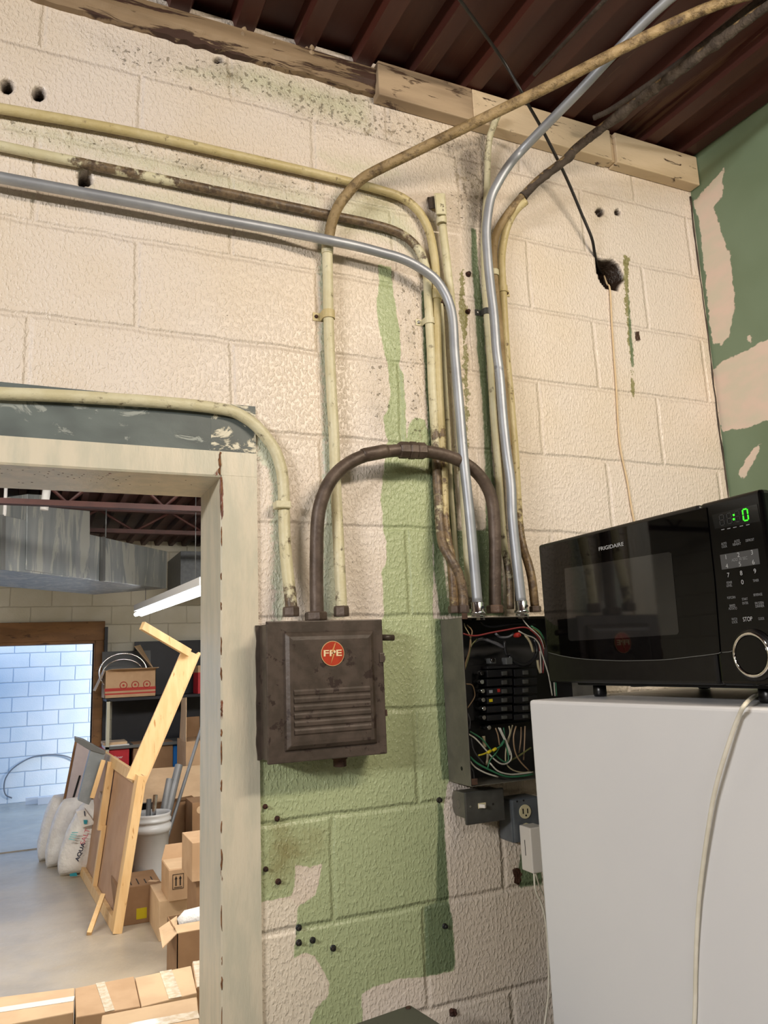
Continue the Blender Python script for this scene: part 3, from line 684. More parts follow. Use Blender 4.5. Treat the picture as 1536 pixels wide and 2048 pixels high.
b.tube(fine, [.0108+.006*max(0, mnoise.noise(Vector(p)*35)) + .003*abs(mnoise.noise(Vector(p)*110)) for p in fine], 12); b.build('dust_crust', M['grime'], root)
strap(root, P, at(990, 548, Y=-.028), .0108, 1, M['cream'], M['rustscrew'])
# 9 big brown conduit from the roof, cream below
e = at(1441, 6, Z=3.15); k0 = at(751, 342, Y=-.085); e2 = e+(e-k0)*.35; e2.z = 3.145
pj = [(*tuple(e2), .55), (*tuple(e), .5), (*tuple(k0+(e-k0)*.5), .35), (*tuple(k0+(e-k0)*.15), .35)] + T([(751,342,-.085,.4),(720,361,-.066,.45),(697,385,-.052,.4),(676,414,-.042,.35),(664,445,-.034,.3),(658,475,-.028,.25),(655,492,-.026,0),(655,520,-.022,0),(656,560,-.02,0),(657,630,-.02,0),(660,720,-.02,0),(664,800,-.02,0),(668,870,-.02,.02),(670,930,-.022,.1),(673,1000,-.026,.1),(676,1060,-.034,.15),(679,1130,-.045,.15),(682,1190,-.05,.18),(683,1222,-.05,.4)])
P = dens(pj, 8); kk = min(range(len(P)), key=lambda i: (Vector(P[i][:3])-at(655, 492, Y=-.026)).length)
root = thing('bent_conduit', 'thick conduit, cream above the brown box, bending brown and dirty up to the roof', 'conduit', Vector(P[-1][:3]))
MB().tube(P[:kk+1], .0126, 18).build('upper_tube', M['dirty'], root, 'brown dirty upper tube'); MB().tube(P[kk:], .0122, 18).build('lower_tube', M['cream'], root, 'cream painted lower tube')
coupling(root, P, at(656, 497, Y=-.025), .0142, .024, M['cream'])
strap(root, P, at(657, 632, Y=-.02), .0122, -1, M['yellow'], M['rustscrew'], .02)
nut(root, at(683, 1233, Y=-.05), (0, 0, 1), .0165, .022, M['rustpipe'])
# 10 galvanised EMT right
e = at(1336, 0, Z=3.15); k0 = at(1048, 296, Y=-.12); e2 = e+(e-k0)*.6; e2.z = 3.14
pg = [tuple(e2), tuple(e), tuple(k0+(e-k0)*.4)] + [tuple(k0)] + [p[:3] for p in T([(1017,332,-.105),(996,366,-.09),(982,396,-.078),(975,435,-.07),(973,470,-.064),(976,521,-.06),(981,572,-.058),(988,632,-.058),(993,700,-.058),(999,748,-.06),(1006,834,-.065),(1013,902,-.07),(1022,970,-.074),(1025,1038,-.078),(1034,1126,-.08),(1043,1205,-.08)])]
root, P = conduit('galvanised_conduit', 'shiny grey tube coming down from the roof into the open breaker panel', pg, .0117, M['emt'])
emt_connector(root, at(1044, 1226, Y=-.08))
# 11 conduit round the door corner
pl_ = T([(-60,782,-.016,.0),(0,787,-.016,0),(80,790,-.016,.02),(156,794,-.016,.02),(240,799,-.016,.06),(312,804,-.016,.08),(380,810,-.016,.1),(422,815,-.016,.14),(462,822,-.016,.14),(488,834,-.016,.1),(512,852,-.016,.08),(535,878,-.016,.06),(552,905,-.016,.05),(563,940,-.016,.05),(567,975,-.016,.08),(568,1012,-.016,.12),(569,1060,-.02,.12),(572,1110,-.028,.14),(577,1160,-.04,.16),(581,1195,-.048,.45),(583,1222,-.05,.6)])
root, P = conduit('door_head_conduit', 'cream conduit running above the doorway and bending down to the brown box', pl_, .0128, M['cream'])
c_, t_ = near(P, at(567, 1014, Y=-.016)); MB().obox(c_+Vector((-.006, -.006, 0)), ((1, 0, 0), (0, 1, 0), (0, 0, 1)), (.017, .014, .008)).build('clamp', M['cream'], root, bevel=.003)
nut(root, at(582, 1233, Y=-.05), (0, 0, 1), .0175, .020, M['rustpipe'])
# 12 brown arch between the two boxes
pm_ = T([(634,1240,-.05),(633,1180,-.05),(633,1123,-.052),(635,1045,-.056),(644,998,-.06),(664,957,-.064),(695,928,-.068),(734,910,-.07),(781,902,-.071),(824,901,-.071),(871,906,-.07),(914,919,-.069),(949,941,-.067),(974,974,-.064),(986,1014,-.06),(990,1084,-.055),(990,1162,-.052),(990,1224,-.05)])
root, P = conduit('arched_conduit', 'dark brown conduit arching from the brown box over to the open breaker panel', [p[:3] for p in pm_], .0146, M['rustpipe'], n=20)
cu, tu = near(P, at(824, 901, Y=-.071))
MB().lathe(cu-tu*.034, tu, [(.0165, 0), (.0195, .003), (.0195, .022), (.0175, .025)], 8, False).build('union_half', M['rustpipe'], root)
MB().lathe(cu-tu*.010, tu, [(.0175, 0), (.0205, .003), (.0205, .018), (.018, .021)], 8, False).build('union_nut', M['rustpipe'], root)
MB().lathe(cu+tu*.010, tu, [(.018, 0), (.0195, .003), (.0195, .020), (.0165, .024)], 8, False).build('union_half', M['rustpipe'], root)
for q in (739, 762): pass
coupling(root, P, at(752, 908, Y=-.07), .0160, .062, M['rustpipe'], 'sleeve')
nut(root, at(632, 1241, Y=-.05), (0, 0, 1), .0235, .018, M['rustpipe'])
nut(root, at(990, 1226, Y=-.05), (0, 0, 1), .0195, .018, M['brownpipe'])

# flexible conduit on the dirty pipe at the roof
f0 = at(1187, 236, Z=3.175); f1 = at(1345, 135, Z=3.18); f2 = at(1480, 30, Z=3.17)
Pf = dens([tuple(f0), tuple(at(1230, 214, Z=3.175)), tuple(f1), tuple(f2), tuple(f2+(f2-f1)*.6)], 8)
fine = []
for p, q in zip(Pf, Pf[1:]):
    m = max(1, int(math.dist(p, q)/.003))
    for k in range(m): fine.append(tuple(a+(c_-a)*k/m for a, c_ in zip(p, q)))
b = MB(); b.tube(fine, [.0068+(.0012 if k % 2 else 0) for k in range(len(fine))], 10)
b.build('flexible_conduit', M['grime'], label='ribbed flexible conduit under the roof behind the grimy conduit', cat='conduit')
# rod high under the deck
f0 = at(1068, 150, Z=3.2); f1 = at(1210, 0, Z=3.2)
MB().tube([tuple(f0), tuple(f1), tuple(f1+(f1-f0)*.5)], .005, 8).build('roof_rod', M['grime'], label='thin dark rod under the roof deck left of the grey tube', cat='rod')
# black cable from the broken hole up to the roof
z1 = at(1000, 112, Z=3.2); z0 = at(920, 0, Z=3.18)
Pc = dens([tuple(z0+(z0-z1)*.6), tuple(z0), tuple(z1), tuple(at(1040, 178, Y=-.19)), tuple(at(1058, 212, Y=-.165)), tuple(at(1086, 262, Y=-.115)), tuple(at(1130, 350, Y=-.075)), tuple(at(1162, 425, Y=-.045)), tuple(at(1183, 475, Y=-.03)), tuple(at(1189, 505, Y=-.008)), tuple(at(1194, 530, Y=.02)), tuple(at(1203, 548, Y=.06))], 8)
MB().tube(Pc, .0042, 10).build('black_cable', M['cable'], label='black cable hanging from the roof into the broken hole', cat='cable')
Pw = dens([tuple(at(1208, 552, Y=.05)), tuple(at(1214, 568, Y=.01)), tuple(at(1220, 580, Y=-.004)), tuple(at(1224, 655, Y=-.004)), tuple(at(1232, 770, Y=-.004)), tuple(at(1239, 884, Y=-.004)), tuple(at(1254, 960, Y=-.004)), tuple(at(1262, 1010, Y=-.004)), tuple(at(1275, 1080, Y=-.004)), tuple(at(1285, 1160, Y=-.004))], 8)
MB().tube(Pw, .0026, 8).build('thin_cable', M['wall'] if False else pm('painted_cable', 'D9C19C', 'D2B892', 30, .5), label='thin cream painted cable running down the wall from the broken hole', cat='cable')

# ------------------------------------------------------------------ brown FPE box
FX0, FX1, FZ0, FZ1, FY = .453, .7055, 1.5455, 1.8195, -.083
fb = thing('electrical_box', 'closed dark brown metal switch box with a round red badge, left of the open panel', 'electrical box', ((FX0+FX1)/2, FY/2, FZ0))
b = MB(); n = 26    # body shell with dented left flange
b.box((FX0+.006, FY+.004, FZ0+.004), (FX1-.003, 0, FZ1-.004)); b.build('body', M['boxbrown'], fb, bevel=.002)
b = MB()
for k in range(n):
    z0 = FZ0+.002+(FZ1-FZ0-.006)*k/n; z1 = FZ0+.002+(FZ1-FZ0-.006)*(k+1)/n
    w0 = .003*mnoise.noise(Vector((0, 0, z0*30))); w1 = .003*mnoise.noise(Vector((0, 0, z1*30)))
    b.hexa([(FX0+w0-.002, -.012, z0), (FX0+.008, -.012, z0), (FX0+.008, -.001, z0), (FX0+w0-.002, -.001, z0), (FX0+w1-.002, -.012, z1), (FX0+.008, -.012, z1), (FX0+.008, -.001, z1), (FX0+w1-.002, -.001, z1)])
b.build('flange', M['boxbrown'], fb)
# cover with raised pan
b = MB(); b.box((FX0, FY, FZ0), (FX1, FY+.006, FZ1)); b.build('cover', M['boxbrown'], fb, bevel=.002)
px0, px1, pz0, pz1 = FX0+.034, FX1-.022, FZ0+.022, FZ1-.022
def pan(d, i): return [(px0+i, FY-d, pz0+i), (px1-i, FY-d, pz0+i), (px1-i, FY-d, pz1-i), (px0+i, FY-d, pz1-i)]
b = MB(); rings = [pan(0, 0), pan(.006, .003), pan(.011, .010), pan(.012, .017)]
vs = [v for r_ in rings for v in r_]
b.add(vs, [(4*j+i, 4*j+(i+1) % 4, 4*j+4+(i+1) % 4, 4*j+4+i) for j in range(3) for i in range(4)])
# front of the pan with pressed louvre ridges
xa, xb = px0+.017, px1-.017; za, zb = pz0+.017, pz1-.017
prof = [(za, 0.0)]
for k in range(6):
    zc = za+.012+k*.0150
    prof += [(zc, 0), (zc+.003, .0022), (zc+.009, .0022), (zc+.0125, 0)]
prof.append((zb, 0))
for (z0, d0), (z1, d1) in zip(prof, prof[1:]):
    b.add([(xa, FY-.012-d0, z0), (xb, FY-.012-d0, z0), (xb, FY-.012-d1, z1), (xa, FY-.012-d1, z1)], [(0, 1, 2, 3)])
b.build('raised_door', M['boxbrown'], fb, bevel=.0015)
bc = at(665, 1307, Y=FY-.0125)
MB().lathe(bc, (0, -1, 0), [(.0250, 0), (.0250, .0012)], 40, False).build('badge_rim', pm('badge_rim_cream', 'C9A878', None, 1, .5), fb)
badge = MB().lathe(bc+Vector((0, -.0010, 0)), (0, -1, 0), [(.0238, 0), (.0238, .0006)], 40, False).build('badge', pm('badge_red', 'B23A1E', 'A03218', 40, .4), fb, 'round orange red badge')
text('FPE', bc+Vector((0, -.0018, .001)), (1, 0, 0), (0, 0, 1), .0125, pm('badge_cream', 'E6D2A6', None, 1, .5), badge, width=.039, bold=.02)
b = MB()
z_ = [(.004, .020), (-.001, .006), (.002, .005), (-.003, -.004), (.001, -.006), (-.006, -.020), (-.001, -.002), (-.004, -.001), (.001, .009), (-.002, .010)]
b.slab([bc+Vector((x, -.0022, z)) for x, z in ((.005, .021), (-.003, .004), (.001, .003), (-.005, -.021), (.004, -.001), (.000, -.000), (.007, .021))], (0, -.0003, 0)); b.build('lightning_bolt', pm('badge_cream2', 'C98A50', None, 1, .5), badge)
# hasp, side stub, bottom hub, screw
MB().tube([at(762, 1275, Y=-.05), at(787, 1275.5, Y=-.05)], .0068, 14).build('side_nipple', M['boxbrown'], fb)
b = MB(); b.box((FX1-.010, FY-.003, FZ1-.090), (FX1+.001, FY+.0, FZ1-.070)); b.box((FX1-.001, FY-.004, FZ1-.086), (FX1+.0025, FY+.02, FZ1-.076)); b.build('latch', M['boxbrown'], fb, bevel=.001)
MB().box((FX1-.001, FY-.002, FZ0+.075), (FX1+.003, FY+.01, FZ0+.088)).build('lower_latch', M['rust'], fb, bevel=.001)
c = Vector((.615, -.045, FZ0)); MB().lathe(c, (0, 0, -1), [(.0175, -.003), (.0180, .003), (.0160, .004), (.0160, .006), (.0135, .007), (.0135, .020), (.012, .021)], 20).build('bottom_hub', M['rust'], fb)

# ------------------------------------------------------------------ open breaker panel
QX0, QX1, QZ0, QZ1, QY = .889, 1.245, 1.4635, 1.8195, -.098
pn = thing('breaker_panel', 'open grey breaker panel full of breakers and loose coloured wires', 'breaker panel', ((QX0+QX1)/2, QY/2, QZ0))
b = MB(); t = .0016
b.box((QX0, QY, QZ0), (QX0+t, -.001, QZ1)); b.box((QX1-t, QY, QZ0), (QX1, -.001, QZ1)); b.box((QX0, QY, QZ0), (QX1, -.001, QZ0+t)); b.box((QX0, QY, QZ1-t), (QX1, -.001, QZ1))
b.build('enclosure', M['panelgrey'], pn, bevel=.0008)
MB().box((QX0+t, -.004, QZ0+t), (QX1-t, -.001, QZ1-t)).build('back_plate', M['busdark'], pn)
b = MB()
for (x0, x1) in ((QX0+t, QX0+.004),): b.box((x0, QY+.002, QZ0+t), (x1, -.004, QZ1-t))
b.build('inner_side', M['busdark'], pn)
MB().lathe(at(923.5, 1537, X=QX0), (-1, 0, 0), [(.0045, -.0002), (.0045, .0004)], 12).build('knockout', M['black'], pn)
for (px, py) in ((928, 1232), (948, 1563)):
    c = at(px, py, Y=QY); b = MB(); b.box((c.x-.006, QY-.002, c.z-.007), (c.x+.008, QY, c.z+.006)); b.build('cover_tab', M['rust'], pn, bevel=.0006)
C0 = (860, 1190); K = .2001
def cp(cx, cy, Y): return at(C0[0]+cx*K, C0[1]+cy*K, Y=Y)
# breakers
def quadbox(mb, x0, y0, x1, y1, Yf, Yb):
    a = cp(x0, y1, Yf); c_ = cp(x1, y0, Yf); mb.box((a.x, Yf, a.z), (c_.x, Yb, c_.z))
rows = [738, 828, 917, 1006, 1095, 1182, 1262]
for j in range(6):
    for side, (x0, x1) in enumerate(((575, 822), (845, 1070))):
        dy = -8 if side else 0
        b = MB(); quadbox(b, x0, rows[j]+3+dy, x1, rows[j+1]-3+dy, -.070, -.03)
        br = b.build('breaker', M['blackplastic'], pn, bevel=.001)
        b = MB(); xm = x0+(x1-x0)*(.62 if side == 0 else .42); quadbox(b, xm, rows[j]+22+dy, xm+44, rows[j+1]-22+dy, -.077, -.07); b.build('toggle', M['darkgrey'], br, bevel=.001)
        if side == 0 and j in (2, 3):
            b = MB(); quadbox(b, x0+18, rows[j]+32, x0+50, rows[j+1]-25, -.0705, -.07); b.build('marking', [M['dimprint'], M['yellowprint']][j-2], br)
        if side == 0 and j == 2:
            b = MB(); quadbox(b, x0+100, rows[j]+20, x0+125, rows[j+1]-35, -.0705, -.07); b.build('marking', M['redprint'], br)
        if side == 0 or j < 5:
            q = cp(x0+ (150 if side == 0 else 20), rows[j]+45+dy, -.0703); text('15' if side else '20', q, (1, 0, 0), (0, 0, 1), .005, M['ghostprint'] if side else M['dimprint'], br)
# terminal screws
for (cx, cy) in ((520, 780), (520, 868), (528, 960), (532, 1048), (540, 1135), (540, 1225), (590, 1325), (630, 650)):
    c = cp(cx, cy, -.068); MB().lathe(c, (0, -1, 0), [(.0052, -.03), (.0052, 0), (.0045, .0015)], 12).build('terminal_screw', M['bright'], pn)
c = cp(770, 660, -.055); MB().obox(c, ((1, 0, 0), (0, 1, 0), (0, 0, 1)), (.009, .010, .008)).build('main_lug', M['shelfgrey'], pn, bevel=.002)
c = cp(610, 660, -.055); MB().obox(c, ((1, 0, 0), (0, 1, 0), (0, 0, 1)), (.008, .010, .006)).build('main_lug', M['shelfgrey'], pn, bevel=.002)
b = MB(); quadbox(b, 360, 700, 575, 1260, -.03, -.004); quadbox(b, 575, 690, 1075, 740, -.06, -.004); quadbox(b, 822, 738, 845, 1262, -.05, -.02); quadbox(b, 560, 1262, 1075, 1300, -.03, -.004)
b.build('bus_frame', M['busdark'], pn, bevel=.001)
def wire(c, r, pts, label=None):
    P = [tuple(cp(x, y, Y)) for x, y, Y in pts]; MB().tube(dens(P, 6), r, 8).build('wire', WC[c], pn, label)
def W(c, r, xy, Y=-.07): wire(c, r, [(x, y, Y) for x, y in xy])
W('red', .0019, [(325,385),(400,405),(480,405),(620,375),(760,350),(900,325),(975,330),(1040,370),(1100,430),(1138,510),(1130,570)], -.078)
W('black', .0026, [(500,260),(540,300),(640,318),(800,292),(930,285),(1050,300)], -.06)
W('tan', .0016, [(370,300),(420,360),(402,450),(390,560),(355,680),(345,760)]); W('cream', .0014, [(340,280),(350,320),(385,380),(405,440),(410,520)])
W('olive', .0018, [(470,440),(410,510),(385,620),(350,740)], -.065)
W('grey', .0030, [(440,470),(520,440),(640,480),(740,530)], -.06); W('grey', .0042, [(560,450),(650,480),(745,530)], -.05)
W('grey', .0030, [(655,385),(700,420),(780,420),(835,385)], -.06); W('cream', .0030, [(950,400),(1000,470),(1032,570)], -.065)
W('white', .0016, [(885,360),(960,400),(1040,430),(1090,490),(1110,560),(1150,680),(1190,820),(1222,1005)], -.082)
W('red', .0016, [(1060,430),(1090,500),(1102,620),(1110,770)], -.07); W('red', .0016, [(1000,345),(1080,420),(1125,520),(1135,640),(1130,780)], -.08)
W('black', .0042, [(1040,440),(1072,550),(1030,650),(940,700),(850,670),(790,610)], -.06); W('black', .0034, [(745,460),(750,540),(770,610)], -.06)
W('olive', .0018, [(1020,330),(1080,370),(1130,440),(1150,520)]); W('white', .0014, [(925,240),(980,310),(1060,380),(1110,440),(1140,540)], -.08); W('green', .0018, [(1010,310),(1090,360),(1140,440)], -.08)
W('white', .0016, [(1100,560),(1105,640),(1112,780)], -.076); W('cream', .0034, [(1075,650),(1085,720),(1105,780)], -.066)
W('white', .0017, [(375,1385),(460,1440),(560,1550),(640,1640),(720,1690),(790,1670),(815,1610),(780,1500),(700,1330)], -.085)
W('green', .0017, [(400,1365),(520,1440),(620,1560),(700,1640),(760,1672),(786,1640),(770,1540),(730,1420)], -.080)
W('green', .0022, [(380,1600),(470,1680),(600,1750),(760,1812),(900,1812),(1030,1790)], -.088); W('white', .0018, [(385,1640),(450,1720),(560,1780),(680,1818)], -.084)
W('tan', .0017, [(860,1310),(835,1420),(850,1560),(900,1660),(990,1755)], -.082); W('tan', .0017, [(910,1320),(908,1440),(890,1580)], -.07); W('tan', .0017, [(950,1310),(945,1480),(935,1650)], -.07)
W('cream', .0016, [(825,1300),(800,1400),(780,1480)], -.07); W('cream', .0016, [(790,1310),(800,1380),(770,1470),(755,1600),(765,1690),(830,1750),(930,1775),(1005,1765)], -.078)
W('green', .0016, [(740,1450),(700,1510),(660,1580),(600,1650),(575,1740)], -.086); W('white', .0017, [(600,1680),(680,1760),(800,1792),(920,1785),(1030,1770)], -.09)
W('tan', .0016, [(655,1330),(680,1400),(695,1500)], -.07); W('grey', .0016, [(410,1430),(440,1560),(540,1690)], -.07); W('olive', .0020, [(1010,1525),(900,1600),(790,1665)], -.078)
W('yellow', .0019, [(485,1602),(520,1595),(565,1578),(640,1545),(665,1535)], -.088); W('cream', .0040, [(535,1410),(540,1470),(550,1520)], -.06); W('cream', .0030, [(575,1560),(575,1640),(560,1700)], -.06)
W('green', .0016, [(665,1535),(720,1500),(742,1450)], -.088); W('white', .0015, [(685,1325),(720,1400),(770,1500),(800,1600)], -.082); W('green', .0015, [(735,1325),(745,1400),(742,1460)], -.082)
W('white', .0014, [(1240,870),(1245,940),(1250,1010)], -.09); W('green', .0014, [(1256,870),(1262,940),(1266,1010)], -.09); W('grey', .0015, [(395,1700),(430,1760),(440,1840)], -.07)
W('tan', .0014, [(360,890),(420,900),(445,970),(440,1030),(375,1130)], -.06); W('grey', .0014, [(375,1180),(400,1250),(395,1340)], -.06)
for (x, y) in ((590, 1568), (643, 1545)):
    c = cp(x, y, -.089); MB().lathe(c-Vector((.004, 0, .0018)), (1, 0, .45), [(.0025, 0), (.0035, .001), (.0035, .009), (.0022, .010)], 10).build('splice_connector', M['yellowprint'], pn)
c = cp(885, 400, -.07); MB().lathe(c, (.3, -1, 0), [(.0055, -.012), (.006, 0), (.004, .004)], 10).build('wire_nut', M['redprint'], pn)

# ------------------------------------------------------------------ switch box and outlet box below the panel
sY = -.060
a = at(926, 1583, Y=sY); c = at(1004, 1575, Y=sY); z0 = at(926, 1651, Y=sY).z; z1 = at(965, 1579, Y=sY).z
sb = thing('switch_box', 'dark grey box with a sideways toggle switch under the breaker panel', 'light switch', ((a.x+c.x)/2, -.03, z0))
b = MB(); bx0, bx1 = a.x+.004, c.x-.004; bz0, bz1 = z0+.012, z1-.003
pr = []
rr = .012
for (cx, cy, a0) in ((-.002-rr, bz0+rr, 0), ): pass
poly = [(0, bz0+.004), (sY*.55, bz0), (sY, bz0-.002), (sY, bz1), (0-rr*.4, bz1), (0, bz1-rr)]
poly = [(-.001, bz0+.014), (-.004, bz0+.006), (-.012, bz0), (sY, bz0), (sY, bz1), (-.012, bz1), (-.004, bz1-.006), (-.001, bz1-.014)]
b.slab([(bx0, y, z) for y, z in poly], (bx1-bx0, 0, 0)); b.build('box', M['panelgrey'], sb, bevel=.002)
MB().lathe(((bx0), -.028, (bz0+bz1)/2), (-1, 0, 0), [(.010, -.001), (.010, .0006), (.0085, .0006), (.0085, .0002)], 20).build('knockout', M['panelgrey'], sb)
b = MB(); b.box((a.x, sY-.007, z0), (c.x, sY, z1)); pl2 = b.build('switch_plate', M['darkgrey'], sb, 'dark switch plate', bevel=.003)
m = at(964, 1611, Y=sY-.007)
b = MB(); b.box((m.x-.0100, sY-.0085, m.z-.0055), (m.x+.0095, sY-.006, m.z+.0055)); b.build('switch_frame', M['ivory'], sb, bevel=.0006)
b = MB(); b.obox((m.x-.003, sY-.0135, m.z), ((.6, -1, 0), (1, .6, 0), (0, 0, 1)), (.0075, .0028, .0038)); b.build('toggle', M['whiteplastic'], sb, bevel=.001)
for (x, y) in ((940.5, 1613), (986, 1608)):
    MB().lathe(at(x, y, Y=sY-.007), (0, -1, 0), [(.0026, -.0005), (.0026, .0008)], 10).build('plate_screw', M['bright'] if x < 950 else M['screw'], sb)
oY = -.055
a = at(1021, 1600, Y=oY); d_ = at(1027, 1687, Y=oY); w_ = .072
ob = thing('outlet_box', 'blue grey outlet box with an ivory socket, half behind the white fridge', 'electrical outlet', (a.x+.035, -.03, d_.z))
b = MB(); b.box((a.x-.001, oY, d_.z), (a.x+w_+.004, -.001, a.z)); b.build('box', M['boxgrey'], ob, bevel=.004)
b = MB(); b.box((a.x+.001, oY-.005, d_.z+.001), (a.x+w_, oY, a.z-.001)); b.build('outlet_plate', M['boxgrey'], ob, bevel=.003)
m = at(1049.5, 1623, Y=oY-.005)
for dz in (0, -.039):
    so_ = MB().lathe((m.x, oY-.005, m.z+dz), (0, -1, 0), [(.0150, -.001), (.0150, .002), (.0145, .0028)], 24).build('socket', M['ivory'], ob, 'ivory socket face')
    b = MB(); b.box((m.x-.0075, oY-.0080, m.z+dz-.004), (m.x-.0045, oY-.0076, m.z+dz+.007)); b.box((m.x+.0045, oY-.0080, m.z+dz-.004), (m.x+.0072, oY-.0076, m.z+dz+.006))
    b.lathe((m.x+.001, oY-.0076, m.z+dz-.008), (0, -1, 0), [(.0022, 0), (.0022, .0005)], 8); b.build('slot', M['black'], so_)
for (x, y) in ((1034, 1603), (1047, 1601)): MB().lathe(at(x, y, Y=oY-.005), (0, -1, 0), [(.0022, -.0003), (.0022, .0006)], 8).build('plate_screw', M['screw'], ob)
# white adapter plugged in
g0 = at(1040, 1655, Y=-.075); g1 = at(1046, 1740, Y=-.075)
ad = thing('power_adapter', 'white plug-in power adapter on the outlet box beside the fridge', 'power adapter', (g0.x+.02, -.085, g1.z))
b = MB(); ax = at(1061, 1654, Y=-.108)
xl = at(1042, 1690, Y=-.066).x; yl = -.066
b.box((xl, -.105, at(1062, 1749, Y=-.105).z), (xl+.038, -.063, at(1062, 1656, Y=-.105).z)); b.build('case', M['whiteplastic'], ad, bevel=.0025)
MB().box((xl-.0004, -.083, g1.z+.030), (xl+.001, -.081, g1.z+.062)).build('vent_slot', M['screw'], ad)
b = MB(); b.box((xl+.012, -.0625, g1.z+.036), (xl+.016, -.055, g1.z+.044)); b.build('prong', M['bright'], ad)
cz = at(1062, 1749, Y=-.105).z
P = dens([(xl+.014, -.088, cz+.002), tuple(at(1071, 1780, Y=-.09)), tuple(at(1084, 1810, Y=-.085)), tuple(at(1092, 1850, Y=-.08)), tuple(at(1097, 1920, Y=-.07)), tuple(at(1097, 1985, Y=-.07)), tuple(at(1092, 2030, Y=-.07)), tuple(at(1088, 2060, Y=-.07)), tuple(at(1084, 2120, Y=-.07))], 8)
MB().tube(P, .0022, 8).build('cord', M['cordwhite'], ad)
P = dens([(xl+.022, -.078, cz+.002), tuple(at(1080, 1775, Y=-.075)), tuple(at(1090, 1800, Y=-.07)), tuple(at(1098, 1850, Y=-.06)), tuple(at(1102, 1900, Y=-.06))], 8)
MB().tube(P, .0018, 8).build('cord', M['cordwhite'], ad)

# ------------------------------------------------------------------ screws and anchors left in the wall
SCR = [(530,1613,'rusty screw in the green paint just under the brown box, nearest the door frame',1,.0045),(554,1637,'rusty screw below and right of the one nearest the door frame',1,.005),
 (531,1738,'rusty screw in the brown stained paint, left of a pair beside the door frame',1,.0045),(556,1763,'rusty screw in the brown stained paint, right of a pair',1,.0052),
 (597,1855,'black screw at the block joint, topmost of the lower cluster',0,.0055),(597,1885,'black screw directly below the topmost of the lower cluster',0,.0055),(625,1880,'flat black screw right of the lower left screw of the cluster',0,.0055),
 (666,1896,'black screw furthest right of the lower cluster on green paint',0,.0055),(878,1600,'black anchor left of the toggle switch box',0,.0055),(889,1852,'black screw in the dark green patch right of the others',0,.0052),
 (936,549,'dark bolt in the pale strip between the grey tubes, upper of two',1,.0068),(935,624,'dark bolt in the pale strip between the grey tubes, lower of two',1,.0062)]
for x, y, lab, ru, r in SCR:
    p = at(x, y, Y=0); m = M['rustscrew'] if ru else M['screw']
    t_ = thing('wall_screw', lab, 'screw', p+Vector((0, 0, -r)), 'screws and anchors left in the wall')
    MB().lathe(p, (random.uniform(-.1, .1), -1, .05), [(r*1.1, -.002), (r*1.15, .0015), (r*.8, .003), (r*.75, .009), (r*.5, .0105)], 10, False).build('head', m, t_)
    MB().lathe(p+Vector((0, -.0100, 0)), (0, -1, 0), [(r*.28, -.001), (r*.28, .0012)], 6).build('recess', M['black'], t_)
b = MB(); p = at(905, 2025, Y=0)
for j in range(4): b.lathe(p+Vector((random.uniform(-.005, .005), 0, random.uniform(-.006, .006))), (random.uniform(-.3, .3), -1, .2), [(.006, -.003), (.005, .004), (.002, .008)], 6, False)
b.build('broken_anchor', M['rustscrew'], label='brown broken anchor stub low on the wall near a block joint', cat='anchor')

# ------------------------------------------------------------------ fridge and microwave
TZ = 1.65
f0 = at(1057, 1400, Z=TZ); f1 = at(1490, 1415, Z=TZ); fd = (f1-f0).normalized(); fn = Vector((-fd.y, fd.x, 0)); 
if fn.x < 0: fn = -fn
FD, FW = .74, .70
fr = thing('refrigerator', 'tall white refrigerator with a black microwave on top', 'refrigerator', Vector((f0.x, f0.y, 0)) + fd*FD/2 + fn*FW/2)
def fpt(a, c_, z): q = Vector((f0.x, f0.y, 0)) + fd*a + fn*c_; return (q.x, q.y, z)
b = MB(); b.hexa([fpt(0, 0, .04), fpt(FD, 0, .04), fpt(FD, FW, .04), fpt(0, FW, .04), fpt(0, 0, TZ), fpt(FD, 0, TZ), fpt(FD, FW, TZ), fpt(0, FW, TZ)]); b.build('cabinet', M['white'], fr, bevel=.006, seg=3)
for (z0, z1) in ((.07, 1.13), (1.14, TZ-.005)):
    b = MB(); b.hexa([fpt(FD+.006, .004, z0), fpt(FD+.06, .004, z0), fpt(FD+.06, FW-.004, z0), fpt(FD+.006, FW-.004, z0), fpt(FD+.006, .004, z1), fpt(FD+.06, .004, z1), fpt(FD+.06, FW-.004, z1), fpt(FD+.006, FW-.004, z1)])
    dr = b.build('door', M['white'], fr, bevel=.01); zc = 1.0 if z0 < 1 else 1.25
    b = MB(); b.hexa([fpt(FD+.06, .04, zc-.1), fpt(FD+.095, .04, zc-.1), fpt(FD+.095, .06, zc-.1), fpt(FD+.06, .06, zc-.1), fpt(FD+.06, .04, zc+.1), fpt(FD+.095, .04, zc+.1), fpt(FD+.095, .06, zc+.1), fpt(FD+.06, .06, zc+.1)]); b.build('handle', M['white'], dr, bevel=.004)
b = MB(); b.hexa([fpt(.02, .02, 0), fpt(FD, .02, 0), fpt(FD, FW-.02, 0), fpt(.02, FW-.02, 0), fpt(.02, .02, .045), fpt(FD, .02, .045), fpt(FD, FW-.02, .045), fpt(.02, FW-.02, .045)]); b.build('base_grille', M['black'], fr)

